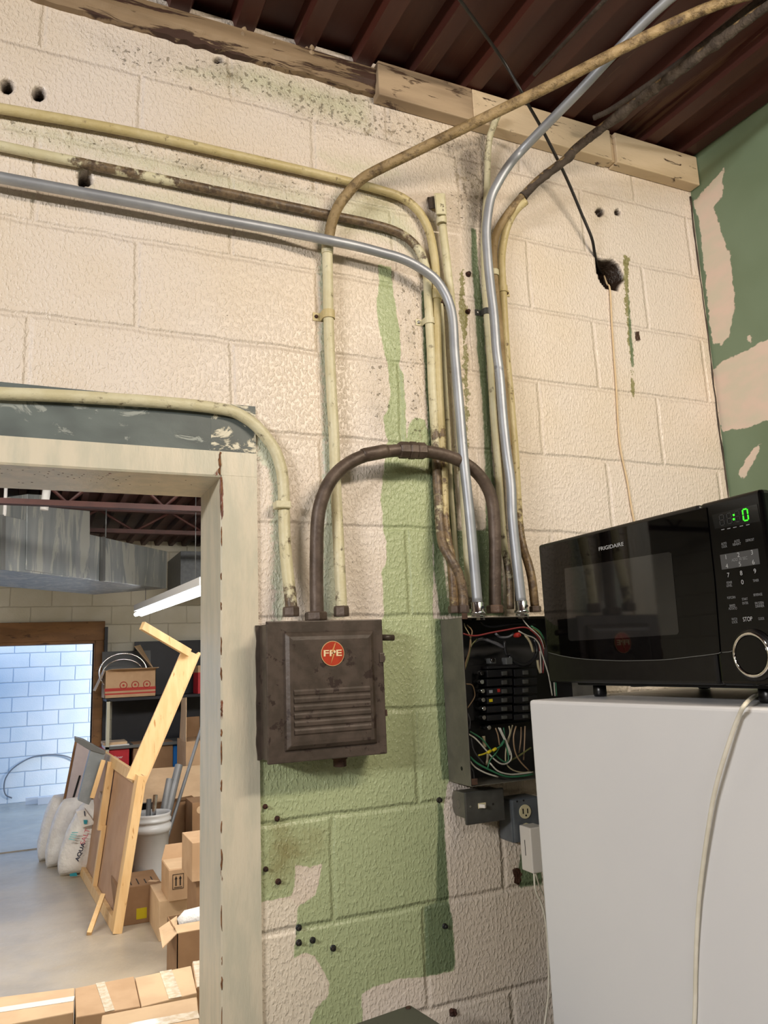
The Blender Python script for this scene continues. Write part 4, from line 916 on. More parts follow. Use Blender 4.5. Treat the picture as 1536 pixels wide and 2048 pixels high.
MX = .962; mw = thing('microwave', 'black countertop microwave with a green display, on top of the white fridge', 'microwave', (MX+.2, -.57, TZ))
mt = at(1075, 1085, X=MX); mbm = at(1097, 1365, X=MX); mr = at(1522, 984, X=MX)
Y0, Y1 = (mt.y+mbm.y)/2, mr.y; MZ0, MZ1 = mbm.z, (mt.z+mr.z)/2
MDp = .37
b = MB(); b.box((MX+.022, Y1+.003, MZ0+.004), (MX+MDp, Y0-.003, MZ1-.002)); b.build('cabinet', M['satin'], mw, bevel=.004)
ysp = at(1415, 1160, X=MX).y
b = MB(); b.box((MX, ysp+.0008, MZ0), (MX+.022, Y0, MZ1)); mdoor = b.build('door', M['satin'], mw, bevel=.006, seg=3)
b = MB(); b.box((MX, Y1, MZ0), (MX+.022, ysp-.0008, MZ1)); mpan = b.build('control_panel', M['glossplastic'], mw, bevel=.006, seg=3)
def mp(x, y, o): return at(x, y, X=MX-o)
# gloss glass over the door, bottom edge follows the curved chrome line
gl = [(1082,1095),(1240,1056),(1414,1015),(1430,1160),(1441,1303)] + [(1430,1308),(1380,1314),(1335,1319),(1290,1321),(1240,1321.6),(1200,1320),(1161,1317.5),(1125,1312),(1097,1305)]
P3 = [mp(x, y, 0) for x, y in gl]; MB().slab(P3, (-.0016, 0, 0)).build('door_glass', M['gloss'], mdoor)
gl = [(1082,1095),(1097,1305),(1125,1312),(1161,1317.5),(1200,1320),(1240,1321.6),(1290,1321),(1335,1319),(1380,1314),(1430,1308),(1441,1305)]
MB().tube(dens([tuple(mp(x, y, .0018)) for x, y in gl[1:]], 4), .0007, 6).build('trim_line', M['shelfgrey'], mdoor)
MB().tube(dens([tuple(mp(x, y, .0018)) for x, y in ((1444,1305),(1462,1303),(1470,1297),(1474,1288))], 4), .0007, 6).build('trim_line', M['shelfgrey'], mpan)
wn = [(1129,1137),(1338,1104),(1343,1107),(1358,1264),(1355,1269),(1142,1282),(1137,1278)]
MB().slab([mp(x, y, .0017) for x, y in wn], (-.0003, 0, 0)).build('window', M['mwindow'], mdoor, 'dark grey mesh window')
YD, ZU = (0, -1, 0), (0, 0, 1)
a_ = mp(1197.5, 1098, .002); c_ = mp(1247, 1088, .002)
text('FRIGIDAIRE', mp(1222, 1093, .0022), YD, ZU, .0068, M['silverprint'], mdoor, width=abs(a_.y-c_.y), bold=.01)
# display
dp = [(1424,1030),(1514,1008),(1521,1043),(1430,1058)]
MB().slab([mp(x, y, .0001) for x, y in dp], (-.0004, 0, 0)).build('display', pm('display_window', '151719', None, 1, .1), mpan)
def seg7(x, y, h, which, mat, par, name):
    c = mp(x, y, .0008); b = MB(); w = h*.5; t = h*.10
    S = {'a': (0, h/2, 1), 'g': (0, 0, 1), 'd': (0, -h/2, 1), 'f': (-w/2, h/4, 0), 'b': (w/2, h/4, 0), 'e': (-w/2, -h/4, 0), 'c': (w/2, -h/4, 0)}
    for k in which:
        dx, dz, hor = S[k]; hy = (w/2-t*.7) if hor else t/2; hz = t/2 if hor else h/4-t*.5
        b.box((c.x-.0004, c.y-dx-hy, c.z+dz-hz), (c.x, c.y-dx+hy, c.z+dz+hz))
    return b.build(name, mat, par)
seg7(1491, 1029.5, .0165, 'abcdef', M['ledgreen'], mpan, 'display_digit')
for (x, y) in ((1444, 1040), (1459, 1036.5), (1475, 1032.5)): seg7(x, y, .0155, 'abcdefg', M['ghostprint'], mpan, 'display_digit')
b = MB()
for y in (1030, 1038.5):
    c = mp(1467.7, y, .0008); b.box((c.x-.0004, c.y-.0013, c.z-.0013), (c.x, c.y+.0013, c.z+.0013))
b.build('display_colon', M['ledgreen'], mpan)
MB().slab([mp(x, y, .0001) for x, y in ((1440,1110),(1516,1097),(1520,1128),(1444,1139.5))], (-.0003, 0, 0)).build('keypad_field', M['keypad'], mpan)
def lab(s, x, y, h=.0042, wd=None, m='dimprint'): text(s, mp(x, y, .0006), YD, ZU, h, M[m], mpan, width=wd)
for s, x, y in (('1',1452,1114),('2',1477,1109.5),('3',1504,1104.7),('4',1454,1132),('5',1480,1128),('6',1507,1124),('7',1457,1150),('8',1482.6,1146),('9',1510,1142),('0',1485,1164)): lab(s, x, y, .0065, None, 'silverprint')
lab('ADD 30 SEC', 1479, 1118, .0042, .028)
for s, x, y in (('AUTO',1448,1087),('COOK',1449,1093),('AUTO',1474,1082),('REHEAT',1474,1088),('DEFROST',1500,1080),('POWER',1459,1165),('LEVEL',1459,1171),('TIMER',1512,1161),('POPCORN',1463,1195),('BEVERAGE',1516,1189),('START',1490,1198),('ENTER',1491,1206),('BAKED',1465,1211),('POTATO',1466,1217),('FROZEN',1519,1206),('DINNER',1520,1212),('WATCH',1469,1238),('LOCK',1470,1244),('CLOCK',1523,1237)):
    lab(s, x, y, .0036, .0145 if len(s) > 5 else .010)
lab('STOP', 1495.5, 1238, .0062, .016, 'silverprint')
for (x, y) in ((1446,1059),(1458,1057),(1470,1054.5),(1483,1052),(1496,1049.5)): lab('—', x, y, .0012, .006)
# ring handle button
rc = mp(1506.5, 1309.6, .0005)
MB().lathe(rc, (-1, 0, 0), [(.0370, 0), (.0370, .001), (.030, .003)], 40).build('button_surround', M['satin'], mpan)
b = MB(); rp = [(rc.x-.004, rc.y+.0295*math.cos(2*PI*k/40), rc.z+.0295*math.sin(2*PI*k/40)) for k in range(41)]; b.tube(rp, .0022, 8); b.build('chrome_ring', M['chrome'], mpan)
MB().lathe(rc, (-1, 0, 0), [(.0275, 0), (.0275, .0035), (.026, .0045)], 40).build('open_button', M['glossplastic'], mpan)
# base tray and feet
b = MB(); b.box((MX+.03, Y1+.03, MZ0-.006), (MX+MDp-.02, Y0-.05, MZ0+.004)); b.build('base_tray', M['black'], mw, bevel=.003)
for (dx, yy) in ((.055, Y0-.085), (.055, Y1+.08), (MDp-.05, Y0-.085), (MDp-.05, Y1+.08)):
    MB().lathe((MX+dx, yy, TZ+.0008), (0, 0, 1), [(.011, 0), (.0125, .004), (.012, MZ0-TZ)], 16).build('foot', M['satin'], mw)
MB().lathe((MX+.09, at(1280, 1375, X=MX+.09).y, MZ0-.004), (0, 0, -1), [(.02, 0), (.016, .006)], 16).build('vent_boss', M['black'], mw)

# white cord over the fridge
def fside(px, py, off=.0028):
    """point on the plane of the fridge side"""
    d = fw + (px-768)/F_PX*RT - (py-1024)/F_PX*UP; n_ = fn; t = ((Vector((f0.x, f0.y, 0)) - fn*off) - CAM).dot(n_)/d.dot(n_); return CAM+t*d
tp = at(1500, 1402, Z=TZ+.003)
P = [tuple(at(1640, 1340, Z=TZ+.06)), tuple(at(1570, 1362, Z=TZ+.03)), tuple(at(1536, 1378, Z=TZ+.018)), tuple(at(1512, 1390, Z=TZ+.010))] + [tuple(fside(x, y, o)) for x, y, o in ((1490,1409,.012),(1478,1432,.012),(1465,1465,.014),(1450,1510,.016),(1438,1550,.016),(1426,1600,.014),(1416,1660,.012),(1406,1730,.010),(1398,1800,.008),(1393,1880,.006),(1391,1950,.004),(1390,2010,.004),(1387,2060,.004),(1375,2150,.004))]
P += [(P[-1][0], P[-1][1], .75), (P[-1][0], P[-1][1], .35), (P[-1][0]-.01, P[-1][1], .02)]
MB().tube(dens(P, 8), .0030, 10).build('white_cord', M['cordwhite'], label='white cord hanging over the side of the fridge from the microwave', cat='cord')

# ------------------------------------------------------------------ grey case at the lower edge
gz = 1.10; A0 = at(820, 2008, Z=gz); A1 = at(690, 2053, Z=gz); A2 = at(890, 2052, Z=gz)
v1 = (A1-A0).normalized(); v2 = (A2-A0).normalized()
cs = thing('equipment_case', 'corner of a grey metal case standing in front of the wall at the bottom edge', 'case', (A0.x, A0.y-.15, .0))
b = MB(); q = [A0, A0+v1*.42, A0+v1*.42+v2*.36, A0+v2*.36]
b.hexa([(p.x, p.y, 0) for p in q] + [(p.x, p.y, gz) for p in q]); b.build('body', M['casegrey'], cs, bevel=.004)
cc = A0 + v1*.15 + v2*.07
MB().tube([tuple(Vector((cc.x, cc.y, gz+.0005)) + .06*(math.cos(t_)*v1*1.3 + math.sin(t_)*v2*.55)) for t_ in [2*PI*k/36 for k in range(37)]], .002, 6).build('embossed_ring', M['casegrey'], cs)
MB().lathe((A0.x, A0.y, 0)+Vector((v1+v2))*.0 if False else Vector((A0.x, A0.y, gz))+v1*.012+v2*.012, (0, 0, 1), [(.005, -.001), (.005, .002)], 8).build('corner_rivet', M['rust'], cs)

# ================================================================== STOREROOM
BY = 7.46
sblk = plain_block('storeroom_cream_block', 'D2CEBE', 'C9C4B0', .5, joint='B9B3A0')
b = MB(); b.box((.64, BY, 0), (4.3, BY+.2, 3.36)); b.box((-4.1, BY, 2.05), (.64, BY+.2, 3.36)); b.box((-4.1, BY, 0), (-1.9, BY+.2, 2.05)); b.build('wall_storeroom_far', sblk, kind='structure')
sby = plain_block('storeroom_side_block', 'CFCAB8', 'C6C0AC', .5, axis='Y', joint='B9B3A0')
MB().box((4.2, .2, 0), (4.3, BY+.2, 3.36)).build('wall_storeroom_right', sby, kind='structure')
MB().box((-4.2, .2, 0), (-4.0, BY+.2, 3.36)).build('wall_storeroom_left', sby, kind='structure')
MB().box((1.87, .1, 0), (4.3, .205, 3.45)).build('wall_storeroom_near', sby, kind='structure')
deck('ceiling_storeroom', -4, 4.2, .2, BY, 3.12, .1524, M['deck2'], 0, -4.2, h=.05)
MB().box((-4.2, .1, 3.36), (4.4, BY+.3, 3.44)).build('ceiling_storeroom_slab', M['deck2'], kind='structure')
# timber door surround
b = MB(); b.box((-2.0, BY-.04, 2.065), (.745, BY+.01, 2.27)); b.build('trim_8', M['pine_dark'], kind='structure', bevel=.004)
b = MB(); b.box((.655, BY-.03, 0), (.74, BY+.01, 2.065)); b.box((.640, BY-.02, 0), (.662, BY+.22, 2.065)); b.box((-2, BY-.02, 2.035), (.655, BY+.22, 2.07)); b.build('trim_9', M['pine_dark'], kind='structure', bevel=.004)
# outside wall across the alley
OY = 10.75
MB().box((-8, OY, 0), (14, OY+.2, 3.3)).build('wall_outside', plain_block('outside_block', 'D9DEE0', 'CFD8DC', .7, joint='93A5B8', w=.012), kind='structure')

# steel joists
def joist(y, zb, h, lab):
    r = thing('roof_joist', lab, 'joist', (0, y, zb), 'red steel roof joists in the storeroom')
    MB().box((-4, y-.03, zb), (4.2, y+.03, zb+.035)).build('bottom_chord', M['deck2'], r); MB().box((-4, y-.03, zb+h-.035), (4.2, y+.03, zb+h)).build('top_chord', M['deck2'], r)
    b = MB(); x = -4
    while x < 4: b.tube([(x, y, zb+.02), (x+.3, y, zb+h-.02)], .012, 6); b.tube([(x+.3, y, zb+h-.02), (x+.6, y, zb+.02)], .012, 6); x += .6
    b.build('web_rods', M['deck2'], r)
joist(3.65, at(200, 1016, Y=3.65).z, 3.11-at(200, 1016, Y=3.65).z, 'dark red steel joist nearest to the doorway, its lower chord in view')
joist(5.3, at(290, 1068, Y=5.3).z, 3.11-at(290, 1068, Y=5.3).z, 'dark red steel joist further back, above the end of the duct')
# duct (skewed run)
dz0 = 2.47
p1 = at(-40, 1134.5, Z=dz0); p2 = at(334, 1177, Z=dz0)
dd = (p2-p1); dn = Vector((-dd.y, dd.x, 0)).normalized()
if dn.y < 0: dn = -dn
def zat(px, py, base):  # height above the vertical line through base seen at pixel
    d = fw + (px-768)/F_PX*RT - (py-1024)/F_PX*UP; t = ((base-CAM).x*d.x+(base-CAM).y*d.y)/(d.x*d.x+d.y*d.y); return (CAM+t*d).z
q1 = p1+(p2-p1)*.12; q2 = p2
zt1 = zat(10, 1032, at(10, 1140, Z=dz0)); zt2 = zat(342, 1103, p2)
du = thing('air_duct', 'large streaked galvanised air duct hanging under the storeroom roof', 'duct', (p1+p2)/2)
wd_ = .85
def dq(t): return p1+(p2-p1)*t
za_ = zt1 + (zt1-zt2)*.12
b = MB(); v = [p1, p2, p2+dn*wd_, p1+dn*wd_]; b.hexa([tuple(x) for x in v] + [(v[0].x, v[0].y, za_), (v[1].x, v[1].y, zt2), (v[2].x, v[2].y, zt2), (v[3].x, v[3].y, za_)]); b.build('trunk', M['duct'], du, bevel=.004)
# raised plenum section
def onduct(px, py, off=.0):
    d = fw + (px-768)/F_PX*RT - (py-1024)/F_PX*UP; t = ((p1-dn*off)-CAM).dot(dn)/d.dot(dn); return CAM+t*d
pl3 = [onduct(x, y, .01) for x, y in ((52,1140),(180,1158),(181,1036),(178,1024),(60,1012),(56,985))]
MB().slab(pl3[:2]+[onduct(180,1022,.01), onduct(95,1014,.01), onduct(92,990,.01), onduct(55,988,.01)], tuple(dn*.5)).build('plenum', M['duct'], du, bevel=.003)
for px, y0, y1 in ((5, 1030, 1140), (206, 1074, 1162)):
    a = onduct(px, y0, .02); c_ = onduct(px-1, y1, .02); MB().bar(a, c_, .03, .03, dd).build('seam_band', M['shelfgrey'], du)
for k, (px, y0, y1, r_) in enumerate(((9, 970, 1032, .012), (211, 980, 1075, .006))):
    a = onduct(px, y1, .03); MB().tube([tuple(a), (a.x, a.y, 3.13)], r_, 8).build('hanger_rod', M['shelfgrey'] if k else M['fixture'], du)
a = onduct(88, 1020, .25); MB().tube([tuple(a), (a.x+.02, a.y, 3.13)], .028, 12).build('vertical_pipe', M['fixture'], label='short white vertical pipe in front of the duct under the roof', cat='pipe')
# small tail box right of duct
a = at(352, 1110, Y=6.9); c_ = at(420, 1185, Y=6.9); MB().box((a.x, 6.6, c_.z), (c_.x+.5, BY+.01, a.z)).build('duct_branch', M['boxgrey'], label='dark grey duct end beyond the large duct', cat='duct')
# fluorescent strip
fz = 2.25; t0 = at(278, 1229, Z=fz); t1 = at(405, 1183, Z=fz)

td = (t1-t0).normalized(); t1 = t0 + td*2.4; tn = Vector((-td.y, td.x, 0))
lt = thing('fluorescent_light', 'lit fluorescent strip light hanging in the storeroom', 'light', (t0+t1)/2)
b = MB(); v = [t0-tn*.05, t1-tn*.05, t1+tn*.05, t0+tn*.05]; b.hexa([(p.x, p.y, fz+.03) for p in v] + [(p.x, p.y, fz+.09) for p in v]); b.build('housing', M['fixture'], lt, bevel=.004)
MB().tube([tuple(t0+td*.01+tn*.02), tuple(t1-td*.01+tn*.02)], .019, 12).build('tube', M['tubelight'], lt); MB().tube([tuple(t0+td*.01-tn*.03), tuple(t1-td*.01-tn*.03)], .019, 12).build('tube', M['tubelight'], lt)
for q, zt_ in ((t0+td*.3, dz0), (t1-td*.3, 3.13)): MB().tube([(q.x, q.y, fz+.08), (q.x, q.y, zt_)], .003, 6).build('hanger', M['shelfgrey'], lt)

M['postcream'] = pm('post_cream', 'B9B6A2', None, 1, .5)
# shelving against the far wall
SY = 6.9
sh = thing('shelving_unit', 'dark steel shelving unit against the storeroom far wall', 'shelving', (1.4, 7.1, 0))
xl_ = at(213, 1400, Y=SY).x; xr_ = 2.6
for (x, y) in ((xl_+.02, SY+.02), (xl_+.02, SY+.48), (xr_, SY+.02), (xr_, SY+.48)): MB().box((x-.016, y-.02, 0), (x+.016, y+.02, at(222, 1252, Y=SY+.3).z if y > SY+.1 else 1.44)).build('post', M['shelfdark'] if y > SY+.1 else M['postcream'], sh)
for py in (1393, 1487, 1600): z = at(300, py, Y=SY).z; MB().box((xl_, SY, z-.03), (xr_, SY+.5, z)).build('shelf', M['shelfdark'] if py < 1450 else M['shelfgrey'], sh, bevel=.002)
MB().box((at(340, 1280, Y=SY+.3).x-.35, SY+.48, .1), (xr_, SY+.5, at(360, 1281, Y=SY+.48).z)).build('back_panel', M['shelfdark'], sh)
zt = at(300, 1393, Y=SY).z
MB().box((xl_+.1, SY+.46, .2), (xr_, SY+.5, zt-.03)).build('back_panel', M['shelfdark'], sh)

# cartons
def carton(x0, y0, x1, y1, Y, depth, label, zb=None, top=None, mat='board', group='cardboard boxes in the storeroom', extra=None, ht=None):
    """front face from pixel corners on plane Y; zb fixes the bottom height"""
    a = at(x0, y1, Y=Y); c_ = at(x1, y0, Y=Y); z0 = a.z if zb is None else zb
    t_ = thing('cardboard_box', label, 'box', ((a.x+c_.x)/2, Y+depth/2, z0), group)
    b = MB(); b.box((a.x, Y, z0), (c_.x, Y+depth, c_.z)); b.build('body', M[mat], t_, bevel=.003)
    return t_, a.x, c_.x, z0, c_.z
def open_carton(x0, x1, y0, y1, z0, z1, label, mat='board', group='cardboard boxes in the storeroom'):
    t_ = thing('cardboard_box', label, 'box', ((x0+x1)/2, (y0+y1)/2, z0), group); t = .005; b = MB()
    b.box((x0, y0, z0), (x1, y1, z0+t)); b.box((x0, y0, z0), (x0+t, y1, z1)); b.box((x1-t, y0, z0), (x1, y1, z1)); b.box((x0, y0, z0), (x1, y0+t, z1)); b.box((x0, y1-t, z0), (x1, y1, z1))
    b.build('body', M[mat], t_); return t_
def tape(t_, a, c_, w, wdir, mat='tape', name='tape'): MB().bar(a, c_, w, .0015, wdir).build(name, M[mat], t_)
# open carton with three circles, on the shelf
Y_ = SY+.02; a = at(209, 1396, Y=Y_); c_ = at(312, 1337, Y=Y_); zb = at(300, 1393, Y=SY).z+.001
oc = open_carton(a.x, c_.x, Y_, Y_+.38, zb, c_.z, 'open cardboard box with red band and three red circles on the upper shelf')
f = [at(221, 1316, Y=Y_-.05), at(311, 1310, Y=Y_-.03), at(318, 1335, Y=Y_-.10), at(224, 1339, Y=Y_-.10)]
MB().slab([(a.x+.02, Y_, c_.z), (c_.x, Y_, c_.z), (f[2].x, Y_-.10, f[2].z), (f[3].x, Y_-.10, f[3].z)], (0, .004, .004)).build('front_flap', M['board_in'], oc)
MB().slab([(a.x, Y_+.0, c_.z), (a.x, Y_+.36, c_.z), (a.x-.09, Y_+.34, c_.z-.20), (a.x-.09, Y_-.0, c_.z-.20)], (.004, 0, .002)).build('side_flap', M['board_in'], oc)
MB().slab([(c_.x-.02, Y_+.05, c_.z), (c_.x, Y_+.38, c_.z), (c_.x-.12, Y_+.38, c_.z+.26), (c_.x-.2, Y_+.2, c_.z+.24)], (.004, 0, .002)).build('side_flap', M['board_in'], oc)
MB().slab([(a.x, Y_+.38, c_.z), (c_.x, Y_+.38, c_.z), (c_.x, Y_+.44, c_.z+.2), (a.x, Y_+.44, c_.z+.2)], (0, .004, 0)).build('rear_flap', M['shelfgrey'], oc)
h_ = c_.z-zb
b = MB(); b.box((a.x-.001, Y_-.001, zb+.07), (c_.x, Y_, zb+.10)); b.box((a.x-.001, Y_-.001, zb+.035), (c_.x, Y_, zb+.05)); b.build('red_band', M['redprint'], oc)
for k in range(3):
    cx_ = a.x + (c_.x-a.x)*(.36+.23*k); b = MB(); b.tube([(cx_+.034*math.cos(t_), Y_-.0015, zb+.125+.034*math.sin(t_)) for t_ in [2*PI*j/20 for j in range(21)]], .004, 5); b.lathe((cx_, Y_-.0005, zb+.125), (0, -1, 0), [(.012, 0), (.012, .001)], 10); b.build('circle_mark', M['redprint'], oc)
rg = thing('metal_hoop', 'shiny metal hoop sticking up out of the open box on the shelf', 'hoop', (a.x+.22, Y_+.15, zb))
b = MB(); hc = at(246, 1338, Y=Y_+.15); b.tube([(hc.x+.235*math.cos(t_), Y_+.12+.1*math.sin(t_)*.2, hc.z-.03+.19*math.sin(t_)) for t_ in [PI*j/24 for j in range(-6, 31)]], .008, 8); b.build('rim', M['chrome'], rg)
b = MB(); b.tube([(hc.x+.20*math.cos(t_), Y_+.15, hc.z-.05+.15*math.sin(t_)) for t_ in [PI*j/24 for j in range(-2, 27)]], .006, 8); b.build('inner_rim', M['chrome'], rg)
# items on the lower shelf
z2 = at(300, 1487, Y=SY).z
a = at(205, 1515, Y=6.75); c_ = at(263, 1488, Y=6.75)
lowz = at(300, 1600, Y=SY).z
rb = thing('red_carton', 'red and white printed paper carton on the lower shelf', 'box', ((a.x+c_.x)/2, 6.95, lowz+.001))
MB().box((a.x, 6.93, lowz+.001), (c_.x, 7.25, at(230, 1497, Y=6.93).z)).build('body', M['redbox'], rb, bevel=.003)
zr = at(230, 1497, Y=6.93).z
MB().box((a.x+.03, 6.928, zr-.005), (c_.x, 7.25, zr+.035)).build('white_lid', M['fixture'], rb, bevel=.002); MB().box((a.x+.02, 6.95, zr+.035), (c_.x-.02, 7.24, zr+.06)).build('kraft_top', M['board_in'], rb)
text('Fine Paper', Vector(((a.x+c_.x)/2, 6.9285, zr-.09)), (1, 0, 0), (0, 0, 1), .032, M['fixture'], rb)
a = at(266, 1535, Y=6.9); c_ = at(347, 1484, Y=6.9)
t_, *_ = carton(266, 1482, 346, 1540, 6.93, .3, 'brown open box on the lower shelf behind the long pine board', zb=lowz+.001, mat='board_dark')
p = at(352, 1505, Y=6.93); MB().box((p.x-.03, 6.95, lowz+.001), (p.x+.14, 7.2, p.z+.1)).build('blue_container', M['blue'], label='blue plastic container on the lower shelf', cat='container', bevel=.01)
# red item by the jamb on upper shelf
a = at(396, 1388, Y=SY+.03); c_ = at(420, 1330, Y=SY+.03); ra = thing('red_carton', 'red and tan box on the upper shelf at the door frame edge', 'box', (a.x+.1, SY+.15, zb)); MB().box((a.x, SY+.03, zb), (a.x+.25, SY+.3, at(396, 1345, Y=SY+.03).z)).build('body', M['redbox'], ra); MB().box((a.x, SY+.03, at(396, 1345, Y=SY+.03).z), (a.x+.25, SY+.3, c_.z)).build('upper_part', M['board'], ra)

# tall tan cartons at the right
t_, x0, x1, z0, z1 = carton(371, 1480, 420, 1600, 6.3, .5, 'tall open tan box at the door frame edge, a flap standing up', zb=0, mat='board')
MB().slab([(x0, 6.3, z1), (x0+.02, 6.75, z1), (x0+.03, 6.75, z1+.4), (x0, 6.3, z1+.42)], (.005, 0, 0)).build('standing_flap', M['board_in'], t_)
MB().slab([(x0+.02, 6.8, z1-.05), (x1, 6.8, z1-.05), (x1, 6.84, z1+.2), (x0+.04, 6.84, z1+.2)], (0, .004, 0)).build('rear_flap', M['board_dark'], t_)
t_, x0, x1, z0, z1 = carton(308, 1598, 390, 1755, 5.45, .55, 'very large dark brown box with pale top flaps behind the pail', zb=0, mat='board_dark')
MB().slab([(x0-.42, 5.5, z1+.02), (x1+.3, 5.5, z1-.02), (x1+.34, 6.0, at(400, 1532, Y=6.0).z), (x0-.36, 6.0, at(290, 1537, Y=6.0).z)], (0, .006, .003)).build('top_flap', M['board_in'], t_)
MB().slab([(x0+.0, 5.44, z1), (x0+.34, 5.44, z1), (x0+.30, 5.43, z1+.035), (x0+.12, 5.43, z1+.02)], (0, .004, 0)).build('torn_flap', M['board_dark'], t_)
t_, x0, x1, z0, z1 = carton(384, 1600, 440, 1700, 5.08, .3, 'dark brown box with a handle hole at the door frame edge', zb=.3, mat='board_dark')
MB().lathe((x0+.065, 5.079, (z0+z1)/2+.12), (0, -1, 0), [(.03, 0), (.03, .001)], 16).build('handle_hole', M['board_in'], t_)
MB().box((x0-.01, 5.07, 0), (x1, 5.39, .299)).build('cardboard_box', M['board_dark'], label='low brown box under the box with a handle hole', cat='box', group='cardboard boxes in the storeroom')
# box with yellow sticker
t_, x0, x1, z0, z1 = carton(232, 1765, 323, 1840, 4.45, .42, 'closed brown box with a yellow sticker on the floor beside the pail', zb=0, mat='board_dark')
a = at(283, 1838, Y=4.449); MB().box((a.x-.035, 4.4485, .03), (a.x+.035, 4.45, .10)).build('yellow_sticker', M['yellowprint'], t_)
for k in range(4): MB().box((x0+.1+.05*k, 4.5, z1), (x0+.108+.05*k, 4.5+.12+.04*(k % 2), z1+.001)).build('printed_line', M['blackprint'], t_)
tape(t_, (x0+.23, 4.55, z1+.0005), (x1-.02, 4.50, z1+.0005), .04, (0, 1, 0), 'board_in', 'pale_label')
# flattened low box and box with arrows
t_, x0, x1, z0, z1 = carton(318, 1790, 400, 1850, 4.0, .5, 'low flattened box under the box with two arrows', zb=0, mat='board_in')
t_, x0, x1, z0, z1b = carton(337, 1734, 386, 1817, 3.95, .32, 'upright box printed with two black arrows beside the door frame', zb=z1+.001, mat='board')
ax_ = x0+.06; az = z1b-.075
b = MB(); 
for (u0, v0, u1, v1_) in ((-.036, -.046, -.033, .046), (.033, -.046, .036, .046), (-.036, .043, .036, .046), (-.036, -.046, .036, -.043), (-.026, -.038, .026, -.034)): b.box((ax_+u0, 3.9485, az+v0), (ax_+u1, 3.95, az+v1_))
for u in (-.014, .014): b.box((ax_+u-.004, 3.9485, az-.026), (ax_+u+.004, 3.95, az+.02)); b.slab([(ax_+u-.009, 3.9485, az+.015), (ax_+u+.009, 3.9485, az+.015), (ax_+u, 3.9485, az+.036)], (0, .0015, 0))
b.build('arrow_print', M['blackprint'], t_)
MB().slab([(x0, 4.27, z1b), (x1, 4.27, z1b), (x1, 4.30, z1b+.09), (x0+.03, 4.30, z1b+.09)], (0, .004, 0)).build('rear_flap', M['board'], t_)
MB().box((x0+.005, 3.96, z1b), (x1-.002, 4.26, z1b+.003)).build('closed_top', M['board_in'], t_)
t_, x0, x1, z0, z1 = carton(384, 1680, 430, 1765, 3.4, .35, 'tan box end standing above the arrow box at the door frame', zb=None, mat='board')
MB().box((x0+.03, 3.42, 0), (x1, 3.72, z0-.001)).build('cardboard_box', M['board_dark'], label='brown box under the tan box end at the door frame', cat='box', group='cardboard boxes in the storeroom')
# open box with a white roll
a = at(355, 1938, Z=0); YY = 3.02; x0 = at(354, 1900, Y=YY).x; z1 = at(354, 1868, Y=YY).z
ow = open_carton(x0, x0+.45, YY, YY+.34, 0, z1, 'open brown box with a white wrapped roll inside, flap hanging left', 'board_dark')
fl = [at(354, 1833, Y=YY+.3), at(354, 1868, Y=YY), at(325, 1898, Y=YY-.06), at(318, 1858, Y=YY+.2)]
MB().slab([tuple(fl[0]), tuple(fl[1]), tuple(fl[2]), tuple(fl[3])], (0, 0, .005)).build('left_flap', M['board_in'], ow)
MB().slab([(x0, YY, z1), (x0+.45, YY, z1), (x0+.45, YY+.10, z1+.012), (x0, YY+.10, z1+.012)], (0, 0, .004)).build('front_flap', M['board_in'], ow)
wr = MB(); wr.tube([(x0+.04, YY+.2, z1-.01), (x0+.08, YY+.2, z1), (x0+.25, YY+.2, z1+.01), (x0+.42, YY+.2, z1+.01)], [.03, .055, .058, .055], 14)
ro = wr.build('wrapped_roll', M['bag'], label='white wrapped roll lying in the open box', cat='roll')
# stacked boxes at the bottom
bz = .45
def topbox(pts, z, h, label, tapes=(), mat='board'):
    P_ = [at(x, y, Z=z) for x, y in pts]; t_ = thing('cardboard_box', label, 'box', ((P_[0]+P_[2])/2).xy.to_3d(), 'taped boxes in front of the doorway')
    t_.location.z = z-h; ORG[t_.name] = t_.location.copy()
    b = MB(); b.hexa([(p.x, p.y, z-h) for p in P_] + [tuple(p) for p in P_]); b.build('body', M[mat], t_, bevel=.004)
    for (u0, v0, u1, v1_, w_, m) in tapes:
        def uv(u, v): return P_[0].lerp(P_[1], u).lerp(P_[3].lerp(P_[2], u), v)
        p, q = uv(u0, v0), uv(u1, v1_); up = Vector((0, 0, .001)); tape(t_, tuple(p+up), tuple(q+up), w_, (q-p).cross(Vector((0, 0, 1))), m)
    return t_
topbox([(-120, 2075), (147, 2024), (149, 1975), (-130, 2010)], bz, bz, 'long taped box at the bottom left corner', [(0, .52, 1, .52, .05, 'tape_white')], 'board_in')
topbox([(152, 2034), (281, 2012), (268, 1952), (150, 1976)], bz, bz, 'middle taped box of the row in front of the doorway, stained top', [(.52, 0, .42, 1, .035, 'tape')])
topbox([(283, 2013), (394, 1985), (382, 1931), (270, 1955)], bz, bz, 'right taped box of the row in front of the doorway', [(.60, 0, .54, 1, .05, 'tape')], 'board_in')
topbox([(196, 2100), (400, 2062), (394, 1993), (204, 2030)], .60, .60, 'nearest taped box, shiny tape across its top', [(0, .45, 1, .45, .06, 'tape')], 'board_in')
topbox([(392, 1975), (440, 1968), (440, 1915), (384, 1924)], bz, bz, 'box end just visible against the door frame at the bottom', [(.2, 0, .15, 1, .03, 'tape')])

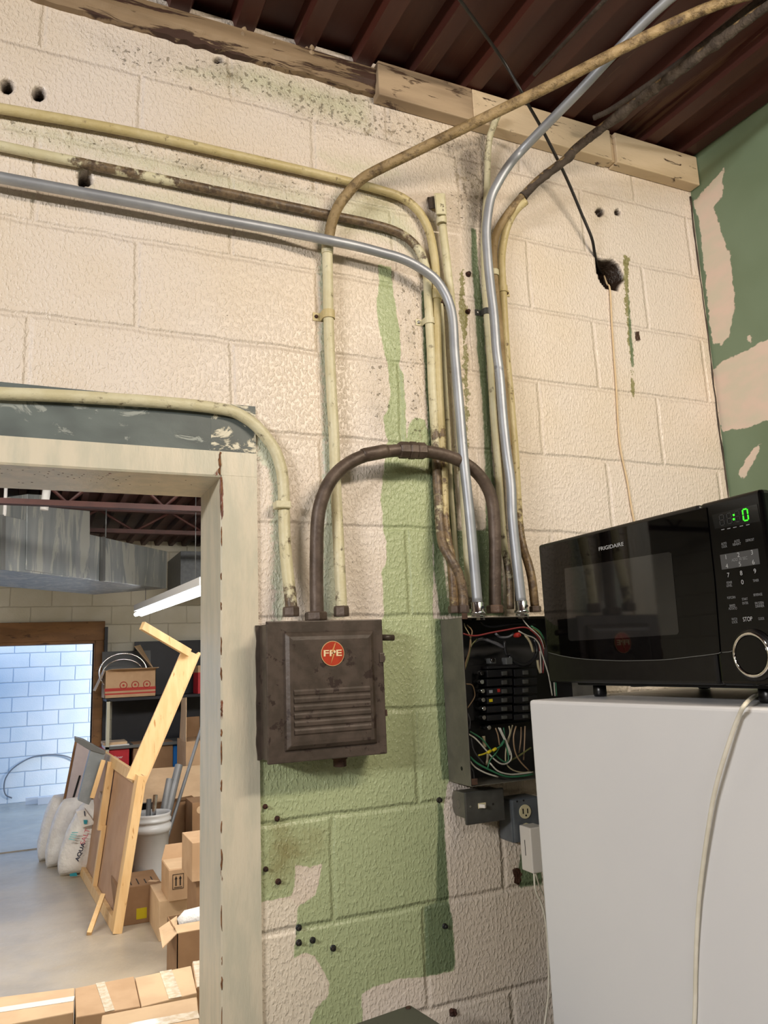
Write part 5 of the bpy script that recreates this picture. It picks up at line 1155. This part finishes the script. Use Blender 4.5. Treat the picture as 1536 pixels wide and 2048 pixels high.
# ------------------------------------------------------------------ pail with pipes
pc_ = at(302, 1762, Z=0); pc_ = Vector((at(300, 1700, Y=5.0).x, 5.0, 0))
rp_ = .150; ph_ = at(300, 1625, Y=5.0).z
pa_ = thing('plastic_pail', 'white plastic pail holding grey pipes, behind the leaning frame', 'pail', pc_)
MB().lathe(pc_, (0, 0, 1), [(.118, 0), (.128, ph_*.3), (.142, ph_*.78), (.158, ph_*.79), (.160, ph_*.86), (.148, ph_*.865), (.148, ph_*.90), (.158, ph_*.905), (.158, ph_*.93), (.148, ph_*.94), (.150, ph_*.97), (.155, ph_), (.145, ph_), (.14, ph_*.96), (.11, .02)], 32).build('bucket', M['pail'], pa_)
PP = [((322, 1618, 5.0), (404, 1452, 5.6), .014, 'pvcgrey', 'long thin grey pipe leaning out of the pail to the right'), ((312, 1622, 5.02), (358, 1530, 5.3), .032, 'pvcgrey', 'thick grey pipe in the pail'), ((306, 1622, 5.05), (340, 1558, 5.25), .03, 'pvcgrey', 'second thick grey pipe, left of the first in the pail'),
      ((295, 1630, 4.96), (311, 1590, 5.0), .018, 'bright', 'short shiny metal pipe in the pail'), ((287, 1625, 5.02), (298, 1598, 5.05), .02, 'pvcgrey', 'short grey pipe at the left of the pail')]
for p, q, r, m, lb in PP:
    A_ = at(p[0], p[1], Y=p[2]); B_ = at(q[0], q[1], Y=q[2]); d_ = (B_-A_).normalized(); lo_ = Vector((pc_.x+(A_.x-pc_.x)*.45, pc_.y+(A_.y-pc_.y)*.4, .05+.02*r)); lo_ = A_.lerp(lo_, .8);
    b = MB(); b.tube([tuple(lo_), tuple(B_)], r, 16, caps=False); b.tube([tuple(B_), tuple(lo_)], r*.86, 16, caps=False); b.build('pipe', M[m], label=lb, cat='pipe', group='pipes standing in the pail')

# ------------------------------------------------------------------ leaning timber frame
A_ = at(238, 1868, Z=0); B_ = at(168, 1748, Z=0); C_ = at(288, 1552, Y=A_.y); D_ = at(205, 1499, Y=B_.y)
lf = thing('hardboard_panel', 'pine framed hardboard panel leaning over in the storeroom', 'frame', (A_+B_)/2)
def uv(u, v, o=0.0):
    p = A_.lerp(B_, u).lerp(C_.lerp(D_, u), v); n_ = (B_-A_).cross(C_-A_).normalized()
    if n_.x > 0: n_ = -n_
    return p+n_*o
def board(u0, v0, u1, v1_, w_, th, o, m='pine', name='stile', par=None, wdir=None):
    p = uv(u0, v0, o); q = uv(u1, v1_, o); n_ = (B_-A_).cross(C_-A_).normalized(); wd = (q-p).cross(n_) if wdir is None else wdir
    return MB().bar(p, q, w_, th, wd).build(name, M[m], par or lf, bevel=.002)
MB().slab([uv(0, 0, 0), uv(1.05, .0, 0), uv(1.05, 1, 0), uv(0, 1, 0)], tuple((uv(0, 0, -.006)-uv(0, 0, 0)))).build('hardboard_sheet', M['hard'], lf)
board(.04, 0, .04, 1, .095, .035, .02); board(.005, 0, .005, 1, .02, .06, .01)
board(.05, .035, .98, .03, .07, .035, .02, name='rail'); board(.10, .97, .98, .97, .08, .03, .02, 'pine', 'rail'); board(.05, -.01, 1, -.01, .05, .05, .01, name='rail')
board(.60, .06, .60, .50, .055, .035, .02); board(.61, .46, .62, .97, .06, .055, .035)
board(.66, .66, .80, .68, .05, .03, .02, 'pine', 'block')
# stick standing out at the bottom
MB().bar(at(206, 1790, Y=4.62), at(178, 1868, Z=.01), .03, .03, (1, 0, 0)).build('prop_stick', M['pine'], lf)
# long board and cross piece
lb0 = at(270, 1562, Y=4.42); lb1 = at(381, 1304, Y=4.55); nn = (lb1-lb0).normalized()
bd = thing('long_board', 'long pine board rising from the leaning frame with a cross piece at its top', 'board', lb0)
wd = nn.cross(Vector((0, 1, 0))); MB().bar(lb0, lb1, .135, .03, wd).build('plank', M['pine'], bd, bevel=.002)
MB().bar(lb0+wd.normalized()*(.066 if wd.x > 0 else -.066)+Vector((0, .02, 0)), lb1+wd.normalized()*(.066 if wd.x > 0 else -.066)+Vector((0, .02, 0))+nn*.02, .022, .06, wd).build('edge_strip', M['pine'], bd, bevel=.002)
MB().bar(at(378, 1306, Y=4.5), at(284, 1251, Y=4.3), .06, .035, (0, 0, 1)).build('cross_piece', M['pine'], bd, bevel=.002)

# grey cabinet leaning beside the frame
ca, cb = at(160, 1650, Y=5.9), at(196, 1492, Y=5.9); da = (cb-ca)
gc = thing('sheet_panel', 'lilac grey sheet with a black slot leaning behind the white bags', 'panel', at(140, 1728, Y=6.62))
def pxslab(pts, Y, dep, mat, par, name, bev=.003):
    return MB().slab([tuple(at(x, y, Y=Y)) for x, y in pts], (0, dep, 0)).build(name, M[mat], par, bevel=bev)
M['lilac'] = pm('lilac_grey_sheet', 'B5A9A8', 'AA9E9E', 5, .5)
pxslab([(181,1500),(211,1507),(198,1560),(178,1610),(156,1601),(168,1550)], 5.45, .10, 'cabgrey', lf, 'metal_box')
pxslab([(150,1474),(168,1479),(212,1503),(208,1509),(178,1500),(150,1483)], 5.44, .12, 'shelfgrey', lf, 'metal_cap')
pxslab([(154,1486),(181,1500),(166,1560),(152,1640),(152,1728),(130,1728),(128,1620)], 6.62, .03, 'lilac', gc, 'back_plate')
pxslab([(158,1551),(162,1551),(144,1612),(140,1612)], 6.61, .02, 'black', gc, 'slot', 0)
tb = MB().slab([tuple(at(x, y, Y=6.70)) for x, y in ((150,1482),(156,1487),(130,1625),(124,1727),(116,1727),(122,1622))], (0, .04, 0)); tb.build('timber_batten', M['pine_dark'], label='brown timber batten leaning at the left edge of the lilac grey sheet', cat='board', bevel=.003)
MB().bar(at(184, 1596, Y=5.4), at(207, 1520, Y=5.4), .035, .03, (1, 0, 0)).build('batten', M['pine'], lf, bevel=.003)

# ------------------------------------------------------------------ bags
def bag(base, w_, d_, h_, lean, ang, label, seed):
    t_ = thing('filled_bag', label, 'bag', base); b = MB(); nu, nv = 20, 16; vs = []
    ca_, sa_ = math.cos(ang), math.sin(ang)
    for j in range(nv+1):
        v = j/nv; prof = min(1, (1-abs(2*v-1)**5))**.6
        for i in range(nu):
            a = 2*PI*i/nu; wx = w_/2*(.86+.14*prof); dy = d_/2*(.10+.90*prof)
            x = wx*math.copysign(abs(math.cos(a))**.75, math.cos(a)); y = dy*math.copysign(abs(math.sin(a))**.9, math.sin(a))
            k = 1+.06*mnoise.noise(Vector((x*9+seed, v*6, y*9)))
            x *= k; y *= k; z = v*h_; x2 = x*ca_-y*sa_; y2 = x*sa_+y*ca_
            vs.append((base.x+x2+lean*v*v*.9, base.y+y2+lean*.2*v, base.z+z))
    b.add(vs, [(j*nu+i, j*nu+(i+1) % nu, (j+1)*nu+(i+1) % nu, (j+1)*nu+i) for j in range(nv) for i in range(nu)], True)
    b.f.append([i for i in range(nu)][::-1]); b.sm.append(False); b.mi.append(0); b.f.append([nv*nu+i for i in range(nu)]); b.sm.append(False); b.mi.append(0)
    b.build('sack', M['bag'], t_); return t_
b3 = at(156, 1753, Z=0); B3 = bag(Vector((b3.x+.01, b3.y+.1, 0)), .36, .24, .60, .22, -.1, 'white printed bag nearest the doorway, blue lettering and torn top', 1)
b2 = at(124, 1735, Z=0); bag(Vector((b2.x, b2.y+.1, 0)), .30, .2, .58, .14, .3, 'white bag in the middle of the three', 5)
b1 = at(104, 1722, Z=0); bag(Vector((b1.x, b1.y+.1, 0)), .28, .2, .58, .12, .4, 'white bag at the left of the three, lit by daylight', 9)
yf = b3.y-.035; tp_ = MB(); q = [at(152, 1623, Y=yf), at(170, 1619, Y=yf), at(191, 1648, Y=yf), at(164, 1655, Y=yf)]
tp_.slab([tuple(x) for x in q], (0, .05, .01)); tp_.build('torn_top', M['bag'], B3)
def bagmark(pts, m, name):
    MB().slab([tuple(at(x, y, Y=yf-.012)) for x, y in pts], (0, .004, 0)).build(name, M[m], B3)
xd_ = at(166, 1690, Y=yf)-at(155, 1719, Y=yf)
text('AQUA', at(161, 1704, Y=yf-.014), xd_, (-.93, 0, .35), .040, M['navy'], B3, width=.155, bold=.03)
text('SALT', at(170, 1673, Y=yf-.014), xd_, (-.93, 0, .35), .040, M['pinkprint'], B3, width=.13)
for k in range(4): bagmark([(137+k*2, 1679-k*4), (150+k*2, 1681-k*5), (150+k*2, 1679-k*5), (138+k*2, 1676-k*4)], 'aqua', 'wave_mark')
bagmark([(139, 1748), (153, 1745), (155, 1752), (140, 1753)], 'teal', 'teal_band'); bagmark([(167, 1640), (175, 1640), (174, 1648), (168, 1648)], 'teal', 'teal_mark'); bagmark([(168, 1622), (170, 1622), (171, 1632), (169, 1632)], 'navy', 'navy_mark')
# alley clutter
z_ = .02; P = dens([tuple(at(x, y, Y=OY-.03)) for x, y in ((24, 1596), (12, 1590), (8, 1575), (12, 1555), (28, 1535), (60, 1516), (90, 1510), (120, 1510), (144, 1517), (170, 1535))], 8)
MB().tube(P, .010, 6).build('looped_hose', M['pvcgrey'], label='thin dark hose looped against the outside wall', cat='hose')
a = at(50, 1594, Y=OY-.2); c_ = at(190, 1574, Y=OY-.2)
for k, (y0, y1, m) in enumerate(((1580, 1572, 'fixture'), (1592, 1582, 'fixture'))):
    p = at(52+k*24, y0+5, Y=OY-.25-.1*k); MB().bar((p.x, p.y, .046+.1*(1-k)*0), (p.x+1.6, p.y, .046), .09, .05, (0, 0, 1)).build('metal_rail', M[m], label=['upper pale metal rail lying along the outside wall', 'lower pale metal rail lying along the outside wall'][k], cat='rail')
p = at(62, 1600, Z=0); MB().box((p.x-.12, p.y-.05, 0), (p.x+.12, p.y+.05, .08)).build('metal_bracket', M['screw'], label='small dark bracket on the ground by the outside wall', cat='bracket')
MB().box((-1.9, BY-.02, 0), (.64, BY+.2, .012)).build('trim_10', M['concrete'], kind='structure')
